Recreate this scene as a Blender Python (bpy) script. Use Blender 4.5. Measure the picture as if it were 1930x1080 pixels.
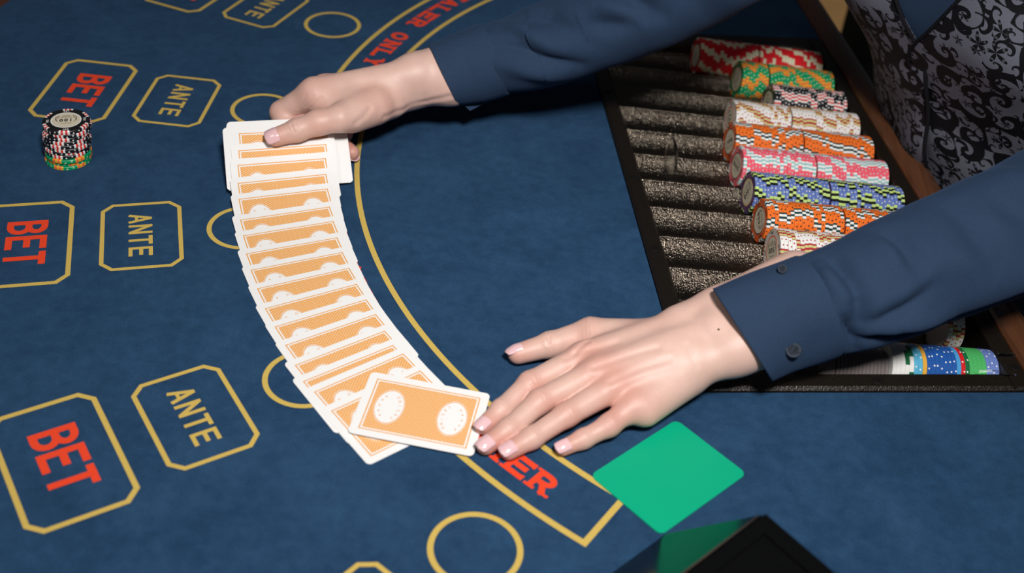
import bpy, math, random
import numpy as np
from mathutils import Vector, Matrix

random.seed(7)
rng = np.random.default_rng(7)
S = 0.001                      # all measures below are millimetres
scene = bpy.context.scene
col = scene.collection
for o in list(bpy.data.objects):
    bpy.data.objects.remove(o)

# ------------------------------------------------------------------ camera
F_PX, PITCH, ROLL, CAM_H = 2274.18, 0.668234, 0.104505, 601.59
FW = np.array([0, math.cos(PITCH), -math.sin(PITCH)])
_r = np.array([1.0, 0, 0]); _u = np.cross(_r, FW)
RT = math.cos(ROLL)*_r + math.sin(ROLL)*_u
UP = -math.sin(ROLL)*_r + math.cos(ROLL)*_u
CAM = np.array([0, 0, CAM_H])
cd = bpy.data.cameras.new('camera')
cd.sensor_width = 36.0
cd.lens = F_PX*36.0/1930.0
cd.clip_start = 0.02
cd.dof.use_dof = True
cd.dof.focus_distance = 0.985
cd.dof.aperture_fstop = 5.0
co = bpy.data.objects.new('camera', cd)
col.objects.link(co)
m = Matrix.Identity(4)
for i in range(3):
    m[i][0] = RT[i]; m[i][1] = UP[i]; m[i][2] = -FW[i]; m[i][3] = CAM[i]*S
co.matrix_world = m
scene.camera = co

# ------------------------------------------------------------------ light
scene.view_settings.view_transform = 'Standard'
scene.view_settings.look = 'None'
scene.view_settings.exposure = 0.0
scene.view_settings.gamma = 1.0
scene.view_settings.use_curve_mapping = False
world = bpy.data.worlds.new('room')
scene.world = world
world.use_nodes = True
bg = world.node_tree.nodes['Background']
bg.inputs[0].default_value = (0.75, 0.85, 1.0, 1)
bg.inputs[1].default_value = 0.025
def area(name, loc, target, size, power, colr):
    l = bpy.data.lights.new(name, 'AREA')
    l.shape = 'DISK'; l.size = size; l.energy = power; l.color = colr
    o = bpy.data.objects.new(name, l)
    col.objects.link(o)
    o.location = loc
    d = Vector(target) - Vector(loc)
    o.rotation_euler = d.to_track_quat('-Z', 'Y').to_euler()
    return o
# the lamp hanging over the table's near edge, on the camera side
lamp = area('table_lamp_light', (0.17, -0.02, 1.15), (-0.01, 0.84, 0), 0.20, 6.5, (1.0, 0.975, 0.945))
lamp.data.spread = math.radians(95)
# added fill light behind the camera, brightens the chip faces
area('fill_light', (-0.9, -0.5, 1.7), (0.1, 0.8, 0), 0.9, 8.0, (1.0, 0.96, 0.92))

# added spot that brightens the tan floor beyond the dealer
l = bpy.data.lights.new('added_floor_spot_light', 'SPOT'); l.energy = 130; l.color = (1.0, 0.86, 0.66); l.spot_size = math.radians(42); l.spot_blend = 0.5; l.shadow_soft_size = 0.08
o = bpy.data.objects.new('added_floor_spot_light', l); col.objects.link(o); o.location = (1.0, 2.75, 1.9)
# ------------------------------------------------------------------ frames of the table
CEN = np.array([358.18, 985.45])         # centre of the printed arcs, on the dealer's edge
AX = math.radians(188.7)
U2 = np.array([math.cos(AX), math.sin(AX)])      # from the dealer towards the players
V2 = np.array([-math.sin(AX), math.cos(AX)])     # along the dealer's edge
U3 = np.array([U2[0], U2[1], 0]); V3 = np.array([V2[0], V2[1], 0]); Z3 = np.array([0, 0, 1.0])
def W(u, v, z=0.0):
    a = CEN + u*U2 + v*V2
    return np.array([a[0], a[1], z])
def pol(R, deg, z=0.0):
    a = math.radians(deg)
    return np.array([CEN[0]+R*math.cos(a), CEN[1]+R*math.sin(a), z])
def at(px, py, z=0.0):
    """point of the place at height z that lies on the sight line of a photograph pixel"""
    d = FW + ((px-965)/F_PX)*RT - ((py-540)/F_PX)*UP
    return CAM + d*((z-CAM_H)/d[2])
def depth(P):
    return float((np.asarray(P)-CAM) @ FW)
def nrm(v):
    v = np.asarray(v, float)
    return v/max(1e-9, np.linalg.norm(v))

# ------------------------------------------------------------------ node helpers
class NT:
    def __init__(s, name):
        s.m = bpy.data.materials.new(name); s.m.use_nodes = True
        s.t = s.m.node_tree; s.n = s.t.nodes; s.l = s.t.links
        s.b = s.n['Principled BSDF']
    def link(s, v, inp):
        if isinstance(v, (int, float)): inp.default_value = v
        elif isinstance(v, (tuple, list)): inp.default_value = (tuple(v)+(1,))[:len(inp.default_value)]
        else: s.l.new(v, inp)
    def math(s, op, a, b=0.0, c=None):
        n = s.n.new('ShaderNodeMath'); n.operation = op
        s.link(a, n.inputs[0]); s.link(b, n.inputs[1])
        if c is not None: s.link(c, n.inputs[2])
        return n.outputs[0]
    def coords(s, scale=1000.0):
        tc = s.n.new('ShaderNodeTexCoord')
        mp = s.n.new('ShaderNodeMapping'); mp.inputs['Scale'].default_value = (scale,)*3
        s.l.new(tc.outputs['Object'], mp.inputs[0])
        s.tc = tc
        return mp.outputs[0]
    def xyz(s, v):
        n = s.n.new('ShaderNodeSeparateXYZ'); s.l.new(v, n.inputs[0])
        return n.outputs
    def comb(s, x, y, z):
        n = s.n.new('ShaderNodeCombineXYZ')
        for i, q in enumerate((x, y, z)): s.link(q, n.inputs[i])
        return n.outputs[0]
    def mix(s, f, a, b, mode='MIX'):
        n = s.n.new('ShaderNodeMix'); n.data_type = 'RGBA'; n.blend_type = mode
        s.link(f, n.inputs[0]); s.link(a, n.inputs[6]); s.link(b, n.inputs[7])
        return n.outputs[2]
    def noise(s, v, scale, detail=3.0, rough=0.55, dist=0.0):
        n = s.n.new('ShaderNodeTexNoise')
        s.l.new(v, n.inputs['Vector'])
        n.inputs['Scale'].default_value = scale; n.inputs['Detail'].default_value = detail
        n.inputs['Roughness'].default_value = rough; n.inputs['Distortion'].default_value = dist
        return n.outputs['Fac']
    def ramp(s, f, lo, hi):
        n = s.n.new('ShaderNodeMapRange'); n.inputs[1].default_value = lo; n.inputs[2].default_value = hi
        s.link(f, n.inputs[0]); n.clamp = True
        return n.outputs[0]
    def bump(s, h, strength=0.3, dist=0.001):
        n = s.n.new('ShaderNodeBump'); n.inputs['Strength'].default_value = strength
        n.inputs['Distance'].default_value = dist
        s.l.new(h, n.inputs['Height']); s.l.new(n.outputs[0], s.b.inputs['Normal'])
        return n
    def out(s, color=None, rough=None, metal=None, **kw):
        if color is not None: s.link(color, s.b.inputs['Base Color'])
        if rough is not None: s.link(rough, s.b.inputs['Roughness'])
        if metal is not None: s.link(metal, s.b.inputs['Metallic'])
        for k, v in kw.items(): s.link(v, s.b.inputs[k.replace('_', ' ')])
        return s.m
def lin(r, g, b):
    f = lambda c: (c/255/12.92) if c/255 <= 0.04045 else ((c/255+0.055)/1.055)**2.4
    return (f(r), f(g), f(b))
def simple(name, c, rough=0.5, metal=0.0, grain=0.0, gscale=0.5, **kw):
    t = NT(name); v = t.coords()
    if grain:
        n = t.noise(v, gscale, 3)
        cc = t.mix(n, tuple(x*(1-grain) for x in c), tuple(min(1, x*(1+grain)) for x in c))
    else: cc = tuple(c)
    return t.out(cc, rough, metal, **kw)

# ------------------------------------------------------------------ mesh helpers
def mesh(name, V, F, mats=(), smooth=False, mi=None):
    me = bpy.data.meshes.new(name)
    V = np.asarray(V, float)
    me.from_pydata((V*S).tolist(), [], [tuple(int(i) for i in f) for f in F])
    for mm in mats: me.materials.append(mm)
    if mi is not None: me.polygons.foreach_set('material_index', np.asarray(mi, np.int32))
    if smooth: me.polygons.foreach_set('use_smooth', np.ones(len(me.polygons), bool))
    if smooth: me.set_sharp_from_angle(angle=math.radians(48))
    me.update()
    return me
def place(name, me, parent=None, loc=None):
    o = bpy.data.objects.new(name, me); col.objects.link(o)
    if parent is not None: o.parent = parent
    if loc is not None: o.location = [float(x)*S for x in loc]
    return o
def part(name, V, F, mat, parent=None, smooth=False, mi=None):
    """mesh given in place coordinates, stored relative to its (unrotated) parents"""
    V = np.asarray(V, float)
    off = np.zeros(3); p = parent
    while p is not None:
        off = off + np.array(p.location)/S; p = p.parent
    mats = mat if isinstance(mat, (list, tuple)) else [mat]
    return place(name, mesh(name, V-off, F, mats, smooth, mi), parent)
def thing(name, label, cat, loc=(0, 0, 0), group=None, kind=None):
    o = bpy.data.objects.new(name, None); col.objects.link(o)
    o.empty_display_size = 0.02
    o.location = [float(x)*S for x in loc]
    return tag(o, label, cat, group, kind)
def tag(o, label=None, cat=None, group=None, kind=None):
    if label: o['label'] = label
    if cat: o['category'] = cat
    if group: o['group'] = group
    if kind: o['kind'] = kind
    return o
class MB:
    """collects simple solids into one mesh"""
    def __init__(s): s.V = []; s.F = []
    def add(s, V, F):
        b = len(s.V); s.V += [list(map(float, v)) for v in V]; s.F += [tuple(i+b for i in f) for f in F]
        return s
    def box(s, o, ex, ey, ez, bev=0.0):
        """box from corner o with edge vectors; bev cuts the upper long edges"""
        o = np.asarray(o, float); ex, ey, ez = (np.asarray(q, float) for q in (ex, ey, ez))
        if bev <= 0:
            V = [o, o+ex, o+ex+ey, o+ey, o+ez, o+ex+ez, o+ex+ey+ez, o+ey+ez]
            return s.add(V, [(0, 3, 2, 1), (4, 5, 6, 7), (0, 1, 5, 4), (1, 2, 6, 5), (2, 3, 7, 6), (3, 0, 4, 7)])
        bx = nrm(ex)*bev; by = nrm(ey)*bev; bz = nrm(ez)*bev
        lo = [o, o+ex, o+ex+ey, o+ey]
        md = [q+ez-bz for q in lo]
        tp = [o+ez+bx+by, o+ex+ez-bx+by, o+ex+ey+ez-bx-by, o+ey+ez+bx-by]
        V = lo+md+tp
        F = [(0, 3, 2, 1), (8, 9, 10, 11)]
        for i in range(4):
            j = (i+1) % 4
            F += [(i, j, 4+j, 4+i), (4+i, 4+j, 8+j, 8+i)]
        return s.add(V, F)
    def tube(s, pts, rad, seg=10, caps=True):
        pts = np.asarray(pts, float); n = len(pts)
        rad = np.broadcast_to(np.asarray(rad, float), (n,))
        V = []; F = []
        nx = None
        for i in range(n):
            t = nrm(pts[min(i+1, n-1)]-pts[max(i-1, 0)])
            if nx is None:
                nx = nrm(np.cross(t, [0.3, 0.2, 1.0])); 
            nx = nrm(nx - t*(nx@t)); ny = np.cross(t, nx)
            for k in range(seg):
                a = 2*math.pi*k/seg
                V.append(pts[i]+rad[i]*(math.cos(a)*nx+math.sin(a)*ny))
        for i in range(n-1):
            for k in range(seg):
                j = (k+1) % seg
                F.append((i*seg+k, i*seg+j, (i+1)*seg+j, (i+1)*seg+k))
        if caps:
            F.append(tuple(range(seg))[::-1]); F.append(tuple((n-1)*seg+k for k in range(seg)))
        return s.add(V, F)
    def build(s, name, mat, parent=None, smooth=False):
        return part(name, s.V, s.F, mat, parent, smooth)
def ribbon(mb, pts, w, closed=False):
    """flat band of width w along a polyline (3D points lying in a horizontal plane)"""
    P = np.asarray(pts, float); n = len(P); V = []
    for i in range(n):
        a = P[(i-1) % n] if (closed or i > 0) else P[i]
        b = P[(i+1) % n] if (closed or i < n-1) else P[i]
        d0 = nrm(P[i]-a) if np.linalg.norm(P[i]-a) > 1e-6 else nrm(b-P[i])
        d1 = nrm(b-P[i]) if np.linalg.norm(b-P[i]) > 1e-6 else d0
        n0 = np.array([-d0[1], d0[0], 0]); n1 = np.array([-d1[1], d1[0], 0])
        nn = n0+n1; nn = nn/max(0.35, (nn@nn)/2)
        V += [P[i]+nn*w/2, P[i]-nn*w/2]
    F = []
    for i in range(n if closed else n-1):
        j = (i+1) % n
        F.append((2*i, 2*i+1, 2*j+1, 2*j))
    mb.add(V, F)

# ------------------------------------------------------------------ drawn lettering
def arc2(cx, cy, rx, ry, a0, a1, n=10):
    return [(cx+rx*math.cos(math.radians(a0+(a1-a0)*i/n)), cy+ry*math.sin(math.radians(a0+(a1-a0)*i/n))) for i in range(n+1)]
def glyph(ch, wd, w, serif=False):
    """centre lines of a capital (or figure) in a box wd x 1, stroke width w -> list of (polyline, width)"""
    h = w/2; x0, x1, y0, y1 = h, wd-h, h, 1-h; xm = wd/2
    st = []; sf = []
    if serif: x0, x1 = h+0.10, wd-h-0.10
    L = lambda *p, ww=w: st.append((list(p), ww))
    T = 0.0
    if ch in 'BDEFHIKLMNPRT1':
        pass
    if ch == 'A': L((x0-.02, 0), (xm, 1-h*.4)); L((xm, 1-h*.4), (x1+.02, 0)); L((x0+.12*wd, .33), (x1-.12*wd, .33), ww=w*.8); sf = [(x0, 0), (x1, 0)]
    elif ch == 'B':
        ym = .53; rx = (x1-x0)*.55
        L((x0, 0), (x0, 1)); L((x0, y1), *arc2(x1-rx-.02, (y1+ym)/2, rx, (y1-ym)/2, 90, -90), (x0, ym))
        L((x0, ym), *arc2(x1-rx, (ym+y0)/2, rx, (ym-y0)/2, 90, -90), (x0, y0)); sf = [(x0-.03, 0), (x0-.03, 1)]
    elif ch == 'C': L(*arc2(xm, .5, (x1-x0)/2, .5-h, 48, 312, 20)); sf = []
    elif ch == 'D':
        rx = (x1-x0)*.62
        L((x0, 0), (x0, 1)); L((x0, y1), *arc2(x1-rx, .5, rx, .5-h, 90, -90, 14), (x0, y0)); sf = [(x0-.03, 0), (x0-.03, 1)]
    elif ch == 'E': L((x0, 0), (x0, 1)); L((x0, y1), (wd-.02, y1)); L((x0, .52), (x1, .52)); L((x0, y0), (wd-.02, y0)); sf = [(x0-.03, 0), (x0-.03, 1)]
    elif ch == 'G': L(*arc2(xm, .5, (x1-x0)/2, .5-h, 50, 325, 20)); L((x1, .1), (x1, .42)); L((xm, .42), (wd-.02, .42))
    elif ch == 'H': L((x0, 0), (x0, 1)); L((x1, 0), (x1, 1)); L((x0, .52), (x1, .52)); sf = [(x0, 0), (x0, 1), (x1, 0), (x1, 1)]
    elif ch in 'I1': L((xm, 0), (xm, 1)); sf = [(xm, 0), (xm, 1)]
    elif ch == 'K': L((x0, 0), (x0, 1)); L((x0+.05, .42), (x1, 1)); L((x0+.2, .56), (x1+.02, 0)); sf = [(x0, 0), (x0, 1), (x1, 0), (x1, 1)]
    elif ch == 'L': L((x0, 0), (x0, 1)); L((x0, y0), (wd-.02, y0)); sf = [(x0, 0), (x0, 1)]
    elif ch == 'N': L((x0, 0), (x0, 1)); L((x1, 0), (x1, 1)); L((x0, 1-h*.5), (x1, h*.5)); sf = [(x0, 0), (x0-.03, 1), (x1, 1)]
    elif ch in 'O0': L(*arc2(xm, .5, (x1-x0)/2, .5-h, 0, 360, 26))
    elif ch == 'P':
        rx = (x1-x0)*.55; ym = .45
        L((x0, 0), (x0, 1)); L((x0, y1), *arc2(x1-rx, (y1+ym)/2, rx, (y1-ym)/2, 90, -90), (x0, ym)); sf = [(x0, 0), (x0-.03, 1)]
    elif ch == 'R':
        rx = (x1-x0)*.5; ym = .47
        L((x0, 0), (x0, 1)); L((x0, y1), *arc2(x1-rx, (y1+ym)/2, rx, (y1-ym)/2, 90, -90), (x0, ym)); L((x0+.3*wd, ym), (x1, 0)); sf = [(x0, 0), (x0-.03, 1), (x1+.02, 0)]
    elif ch == 'S':
        L(*arc2(xm, .745, (x1-x0)/2-.02, .255-h, 40, 270, 12), *arc2(xm, .27, (x1-x0)/2, .27-h, 90, -140, 12)[1:])
    elif ch == 'T': L((xm, 0), (xm, 1)); L((0.02, y1), (wd-.02, y1)); sf = [(xm, 0)]
    elif ch == 'W': L((x0-.04, 1), (x0+.2*wd, h*.5), (xm, .8), (x1-.2*wd, h*.5), (x1+.04, 1)); sf = [(x0, 1), (x1, 1)]
    elif ch == 'Y': L((x0-.03, 1), (xm, .45)); L((x1+.03, 1), (xm, .45)); L((xm, 0), (xm, .5)); sf = [(x0, 1), (x1, 1), (xm, 0)]
    elif ch == '5': L((x1, y1), (x0+.05, y1), (x0+.02, .55)); L((x0+.02, .55), *arc2(xm-.02, .32, (x1-x0)/2, .32-h, 90, -150, 14))
    elif ch == '*':
        for k in range(5): L((xm, .5), (xm+.45*math.sin(k*1.2566), .5+.5*math.cos(k*1.2566)), ww=w*1.4)
    if serif:
        t = w*.55; hw = w*.5+.11
        for (x, y) in sf:
            yy = t/2 if y < .5 else 1-t/2
            st.append(([(max(-.02, x-hw), yy), (min(wd+.02, x+hw), yy)], t))
        if ch in 'EL': st.append(([(wd-.02-t/2, 0), (wd-.02-t/2, .26)], t))
        if ch in 'E': st.append(([(wd-.02-t/2, .74), (wd-.02-t/2, 1)], t)); st.append(([(x1, .40), (x1, .64)], t))
        if ch in 'T':
            for xx in (.02+t/2, wd-.02-t/2): st.append(([(xx, .74), (xx, 1)], t))
        if ch in 'CG': st.append(([(x1, .66), (x1, .98)], t))
    return st
def letters(mb, text, place_fn, hgt, wd, w, adv, serif=False):
    """text drawn through place_fn(x_mm, y_mm) -> 3D; x runs from the middle of the text"""
    n = len(text); x = -(n*adv-(adv-wd*hgt))/2; k_st = 0
    for ch in text:
        if ch != ' ':
            ww = wd*.55 if (ch in 'I1' and serif) else wd
            for pl, lw in glyph(ch, ww, w, serif):
                # subdivide long strokes so they follow a curved base line
                q = []
                for a, b in zip(pl[:-1], pl[1:]):
                    k = 1
                    for i in range(k): q.append((a[0]+(b[0]-a[0])*i/k, a[1]+(b[1]-a[1])*i/k))
                q.append(pl[-1])
                k_st += 1
                lift = np.array([0, 0, 0.025*(k_st % 9)])          # overlapping strokes never share a plane
                ribbon(mb, [place_fn(x+a*hgt+(wd-ww)*hgt/2, b*hgt)+lift for a, b in q], lw*hgt)
        x += adv

# ================================================================== materials
def make_felt():
    t = NT('blue_felt'); v = t.coords()
    big = t.noise(v, 0.022, 4, 0.6, 0.4)
    med = t.noise(v, 0.10, 3, 0.6, 0.3)
    fine = t.noise(v, 1.3, 2, 0.7)
    k = t.math('ADD', t.math('MULTIPLY', big, 0.55), t.math('MULTIPLY', med, 0.45))
    k = t.ramp(k, 0.36, 0.66)
    c = t.mix(k, (0.0075, 0.034, 0.083), (0.021, 0.068, 0.145))
    c = t.mix(t.ramp(fine, 0.32, 0.70), t.mix(0.5, c, (0.003, 0.013, 0.033)), t.mix(0.16, c, (0.06, 0.15, 0.30)))
    h = t.math('ADD', fine, t.math('MULTIPLY', med, 0.8))
    t.bump(h, 0.5, 0.0006)
    return t.out(c, 0.95, 0.0, **{'Sheen_Weight': 0.10, 'Sheen_Roughness': 0.45, 'Sheen_Tint': (0.35, 0.55, 0.9)}, Specular_IOR_Level=0.15)
def make_print(name, c):
    t = NT(name); v = t.coords()
    f = t.noise(v, 1.4, 2, 0.7)
    cc = t.mix(t.ramp(f, 0.25, 0.75), tuple(x*0.8 for x in c), tuple(min(1, x*1.08) for x in c))
    t.bump(f, 0.4, 0.0005)
    return t.out(cc, 0.95, 0.0, Specular_IOR_Level=0.1)
def make_hammered(name, c, rough, metal, scale, strength):
    t = NT(name); v = t.coords()
    n1 = t.noise(v, scale, 2, 0.5, 0.2)
    n2 = t.noise(v, scale*0.35, 2, 0.5)
    n3 = t.noise(v, scale*4, 1, 0.5)
    t.bump(t.math('ADD', n1, t.math('MULTIPLY', n2, 0.7)), strength, 0.0016)
    cc = t.mix(t.ramp(n3, 0.35, 0.7), tuple(x*0.55 for x in c), tuple(min(1, x*1.5) for x in c))
    return t.out(cc, rough, metal)
def make_wood():
    t = NT('dark_wood'); v = t.coords()
    x, y, z = t.xyz(v)
    w = t.noise(t.comb(t.math('MULTIPLY', x, 1.0), t.math('MULTIPLY', y, 0.06), z), 0.25, 4, 0.6, 0.6)
    cc = t.mix(w, (0.045, 0.016, 0.008), (0.14, 0.055, 0.024))
    return t.out(cc, 0.32, 0.0, Coat_Weight=0.4, Coat_Roughness=0.15)
def make_card():
    t = NT('card_back_print')
    uv = t.n.new('ShaderNodeUVMap'); uv.uv_map = 'print'
    sc = t.n.new('ShaderNodeMapping'); sc.inputs['Scale'].default_value = (1000, 1000, 1000); t.l.new(uv.outputs[0], sc.inputs[0])
    x, y, z = t.xyz(sc.outputs[0])
    ax = t.math('ABSOLUTE', x); ay = t.math('ABSOLUTE', y)
    def rect(hx, hy):      # 1 inside the rectangle
        return t.math('MULTIPLY', t.math('LESS_THAN', ax, hx), t.math('LESS_THAN', ay, hy))
    outer = rect(38.0, 25.6); o2 = rect(37.1, 24.7); inner = rect(35.9, 23.5)
    frame = t.math('SUBTRACT', outer, o2)
    # fish-scale lattice: white lines on orange
    def scale_line(px, py, off):
        fx = t.math('SUBTRACT', t.math('FRACT', t.math('ADD', t.math('DIVIDE', x, px), off)), 0.5)
        fy = t.math('FRACT', t.math('ADD', t.math('DIVIDE', y, py), off))
        return fx, fy
    PX, PY = 2.9, 2.5
    u1 = t.math('ADD', t.math('DIVIDE', x, PX), t.math('DIVIDE', y, PY))
    u2 = t.math('SUBTRACT', t.math('DIVIDE', x, PX), t.math('DIVIDE', y, PY))
    d1 = t.math('ABSOLUTE', t.math('SUBTRACT', t.math('FRACT', u1), 0.5))
    d2 = t.math('ABSOLUTE', t.math('SUBTRACT', t.math('FRACT', u2), 0.5))
    lat = t.math('MAXIMUM', t.ramp(d1, 0.36, 0.47), t.ramp(d2, 0.36, 0.47))
    cross = t.math('MULTIPLY', t.ramp(d1, 0.25, 0.42), t.ramp(d2, 0.25, 0.42))
    lat = t.math('MINIMUM', t.math('ADD', t.math('MULTIPLY', lat, 0.34), t.math('MULTIPLY', cross, 0.7)), 1.0)
    # ovals
    ex = t.math('DIVIDE', t.math('SUBTRACT', ax, 22.6), 9.6); ey = t.math('DIVIDE', y, 15.6)
    er = t.math('SQRT', t.math('ADD', t.math('MULTIPLY', ex, ex), t.math('MULTIPLY', ey, ey)))
    oval = t.math('LESS_THAN', er, 1.0)
    ring = t.math('MULTIPLY', t.math('GREATER_THAN', er, 1.0), t.math('LESS_THAN', er, 1.11))
    ringl = t.math('MULTIPLY', t.math('GREATER_THAN', er, 1.035), t.math('LESS_THAN', er, 1.085))
    orange = (0.76, 0.345, 0.075); white = (0.80, 0.79, 0.785)
    c = t.mix(lat, orange, (0.83, 0.74, 0.64))
    c = t.mix(ring, c, white); c = t.mix(ringl, c, orange); c = t.mix(oval, c, white)
    ink = t.mix(frame, white, orange)
    c = t.mix(inner, ink, c)
    return t.out(c, 0.38, 0.0, Specular_IOR_Level=0.4)
def make_chip(name, base, A, B, dot, face, groups=6, w=0.42, n=5, R=19.5, T=3.5):
    t = NT(name); v = t.coords()
    x, y, z = t.xyz(v)
    ang = t.math('ADD', t.math('DIVIDE', t.math('ARCTAN2', y, x), 2*math.pi), 0.5)
    f = t.math('SUBTRACT', t.math('FRACT', t.math('MULTIPLY', ang, groups)), 0.5)
    r = t.math('SQRT', t.math('ADD', t.math('MULTIPLY', x, x), t.math('MULTIPLY', y, y)))
    instr = t.math('LESS_THAN', t.math('ABSOLUTE', f), w/2)
    if n % 2: idx = t.math('ABSOLUTE', t.math('ROUND', t.math('DIVIDE', f, w/n)))
    else: idx = t.math('FLOOR', t.math('DIVIDE', t.math('ADD', f, 0.5), w/n))
    odd = t.math('GREATER_THAN', t.math('MODULO', idx, 2.0), 0.5)
    rim = t.math('GREATER_THAN', r, 0.86*R)
    side = t.math('GREATER_THAN', r, R-0.55)
    # dots between the stripes
    fw = t.math('SUBTRACT', 0.5, t.math('ABSOLUTE', f))
    da = t.math('MULTIPLY', t.math('SUBTRACT', fw, 0.13*(1-w)/0.58), 2*math.pi*R/groups)
    dz = t.math('ADD', t.math('SUBTRACT', z, T/2), t.math('MULTIPLY', t.math('SIGN', f), 0.5))
    dd = t.math('ADD', t.math('MULTIPLY', da, da), t.math('MULTIPLY', dz, dz))
    isdot = t.math('MULTIPLY', t.math('LESS_THAN', dd, 0.5), side)
    c = t.mix(side, face, base)  # face tone mostly a deeper base: unlit chip ends' shade put into the colour
    c = t.mix(isdot, c, dot)
    st = t.mix(odd, A, B)
    c = t.mix(t.math('MULTIPLY', instr, rim), c, st)
    return t.out(c, 0.33, 0.0, Specular_IOR_Level=0.5)
def make_skin():
    t = NT('skin'); v = t.coords()
    at_ = t.n.new('ShaderNodeAttribute'); at_.attribute_name = 'flush'
    mot = t.noise(v, 0.09, 4, 0.6); fine = t.noise(v, 0.9, 3, 0.6)
    base = t.mix(mot, (0.56, 0.36, 0.30), (0.65, 0.435, 0.37))
    red = t.mix(mot, (0.50, 0.20, 0.155), (0.58, 0.26, 0.205))
    c = t.mix(t.math('MINIMUM', at_.outputs['Fac'], 1.0), base, red)
    cr = t.n.new('ShaderNodeTexVoronoi'); cr.feature = 'DISTANCE_TO_EDGE'; t.l.new(v, cr.inputs['Vector']); cr.inputs['Scale'].default_value = 0.75
    h = t.math('ADD', t.math('MULTIPLY', t.ramp(cr.outputs['Distance'], 0.0, 0.25), 0.5), fine)
    t.bump(h, 0.16, 0.0005)
    return t.out(c, 0.46, 0.0, Subsurface_Weight=0.12, Subsurface_Radius=(0.008, 0.003, 0.0015), Subsurface_Scale=0.6, Specular_IOR_Level=0.42)
def make_shirt():
    t = NT('navy_cotton'); v = t.coords()
    n = t.noise(v, 0.04, 3); f = t.noise(v, 2.2, 2, 0.7)
    c = t.mix(n, (0.014, 0.030, 0.064), (0.020, 0.040, 0.082))
    c = t.mix(t.ramp(f, 0.3, 0.8), t.mix(0.25, c, (0.004, 0.01, 0.02)), t.mix(0.15, c, (0.10, 0.16, 0.28)))
    t.bump(f, 0.35, 0.0004)
    return t.out(c, 0.85, 0.0, Sheen_Weight=0.06, Sheen_Roughness=0.5, Sheen_Tint=(0.3, 0.5, 0.95), Specular_IOR_Level=0.12)
def make_damask():
    """black flock scrolls and blossoms on slate satin"""
    t = NT('damask_brocade'); 
    uv = t.n.new('ShaderNodeUVMap'); uv.uv_map = 'cloth'
    sp = t.n.new('ShaderNodeMapping'); sp.inputs['Scale'].default_value = (1000, 1000, 1000); t.l.new(uv.outputs[0], sp.inputs[0])
    warp = t.n.new('ShaderNodeTexNoise'); warp.inputs['Scale'].default_value = 0.03; warp.inputs['Detail'].default_value = 1; t.l.new(sp.outputs[0], warp.inputs['Vector'])
    wv = t.n.new('ShaderNodeVectorMath'); wv.operation = 'MULTIPLY_ADD'; t.l.new(warp.outputs['Color'], wv.inputs[0]); wv.inputs[1].default_value = (9, 9, 0); t.l.new(sp.outputs[0], wv.inputs[2])
    def layer(cell, turns, lo, hi, seed, petals=0):
        vo = t.n.new('ShaderNodeTexVoronoi'); vo.voronoi_dimensions = '2D'; vo.feature = 'F1'
        vo.inputs['Scale'].default_value = 1.0/cell; vo.inputs['Randomness'].default_value = 0.55
        off = t.n.new('ShaderNodeVectorMath'); off.operation = 'ADD'; t.l.new(wv.outputs[0], off.inputs[0]); off.inputs[1].default_value = (seed*13.7, seed*7.3, 0)
        t.l.new(off.outputs[0], vo.inputs['Vector'])
        sub = t.n.new('ShaderNodeVectorMath'); sub.operation = 'SUBTRACT'; t.l.new(off.outputs[0], sub.inputs[0])
        sc = t.n.new('ShaderNodeVectorMath'); sc.operation = 'SCALE'; t.l.new(vo.outputs['Position'], sc.inputs[0]); sc.inputs['Scale'].default_value = 1.0
        t.l.new(sc.outputs[0], sub.inputs[1])
        x, y, z = t.xyz(sub.outputs[0])
        r = t.math('SQRT', t.math('ADD', t.math('MULTIPLY', x, x), t.math('MULTIPLY', y, y)))
        th = t.math('ARCTAN2', y, x)
        cs = t.n.new('ShaderNodeSeparateColor'); t.l.new(vo.outputs['Color'], cs.inputs[0])
        sgn = t.math('SIGN', t.math('SUBTRACT', cs.outputs[0], 0.5))
        ph = t.math('MULTIPLY', cs.outputs[1], 6.283)
        lr = t.math('MULTIPLY', t.math('LOGARITHM', t.math('ADD', r, 0.6), math.e), turns)
        a = t.math('ADD', t.math('MULTIPLY', t.math('ADD', lr, t.math('MULTIPLY', 0.0, r)), sgn), t.math('ADD', th, ph))
        s = t.math('SINE', a)
        scroll = t.ramp(s, lo, hi)
        fl = t.ramp(t.math('SUBTRACT', t.math('MULTIPLY', t.math('ADD', 1.25, t.math('COSINE', t.math('MULTIPLY', th, 5))), cell*0.17), r), 0.0, 0.6)
        veins = t.ramp(t.math('COSINE', t.math('ADD', t.math('MULTIPLY', r, 9.0/cell*2.2), t.math('MULTIPLY', t.math('COSINE', t.math('MULTIPLY', th, 5)), 1.3))), 0.65, 0.9)
        isfl = t.math('GREATER_THAN', cs.outputs[2], 0.72)
        flower = t.math('MULTIPLY', fl, t.math('SUBTRACT', 1.0, t.math('MULTIPLY', veins, 0.55)))
        far = t.math('LESS_THAN', r, cell*0.46)
        m1 = t.math('MULTIPLY', scroll, t.math('SUBTRACT', 1.0, isfl))
        return t.math('MAXIMUM', t.math('MULTIPLY', m1, 1.0), t.math('MULTIPLY', flower, isfl))
    a = layer(25.0, 3.4, 0.02, 0.2, 1)
    b = layer(13.0, 2.6, 0.62, 0.78, 4)
    ink = t.math('MAXIMUM', a, b)
    n = t.noise(sp.outputs[0], 1.2, 2)
    ground = t.mix(n, (0.085, 0.09, 0.12), (0.15, 0.155, 0.195))
    c = t.mix(ink, ground, (0.004, 0.004, 0.006))
    t.bump(t.math('ADD', ink, t.math('MULTIPLY', n, 0.3)), 0.4, 0.0006)
    return t.out(c, 0.7, 0.0, Specular_IOR_Level=0.18)

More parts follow.
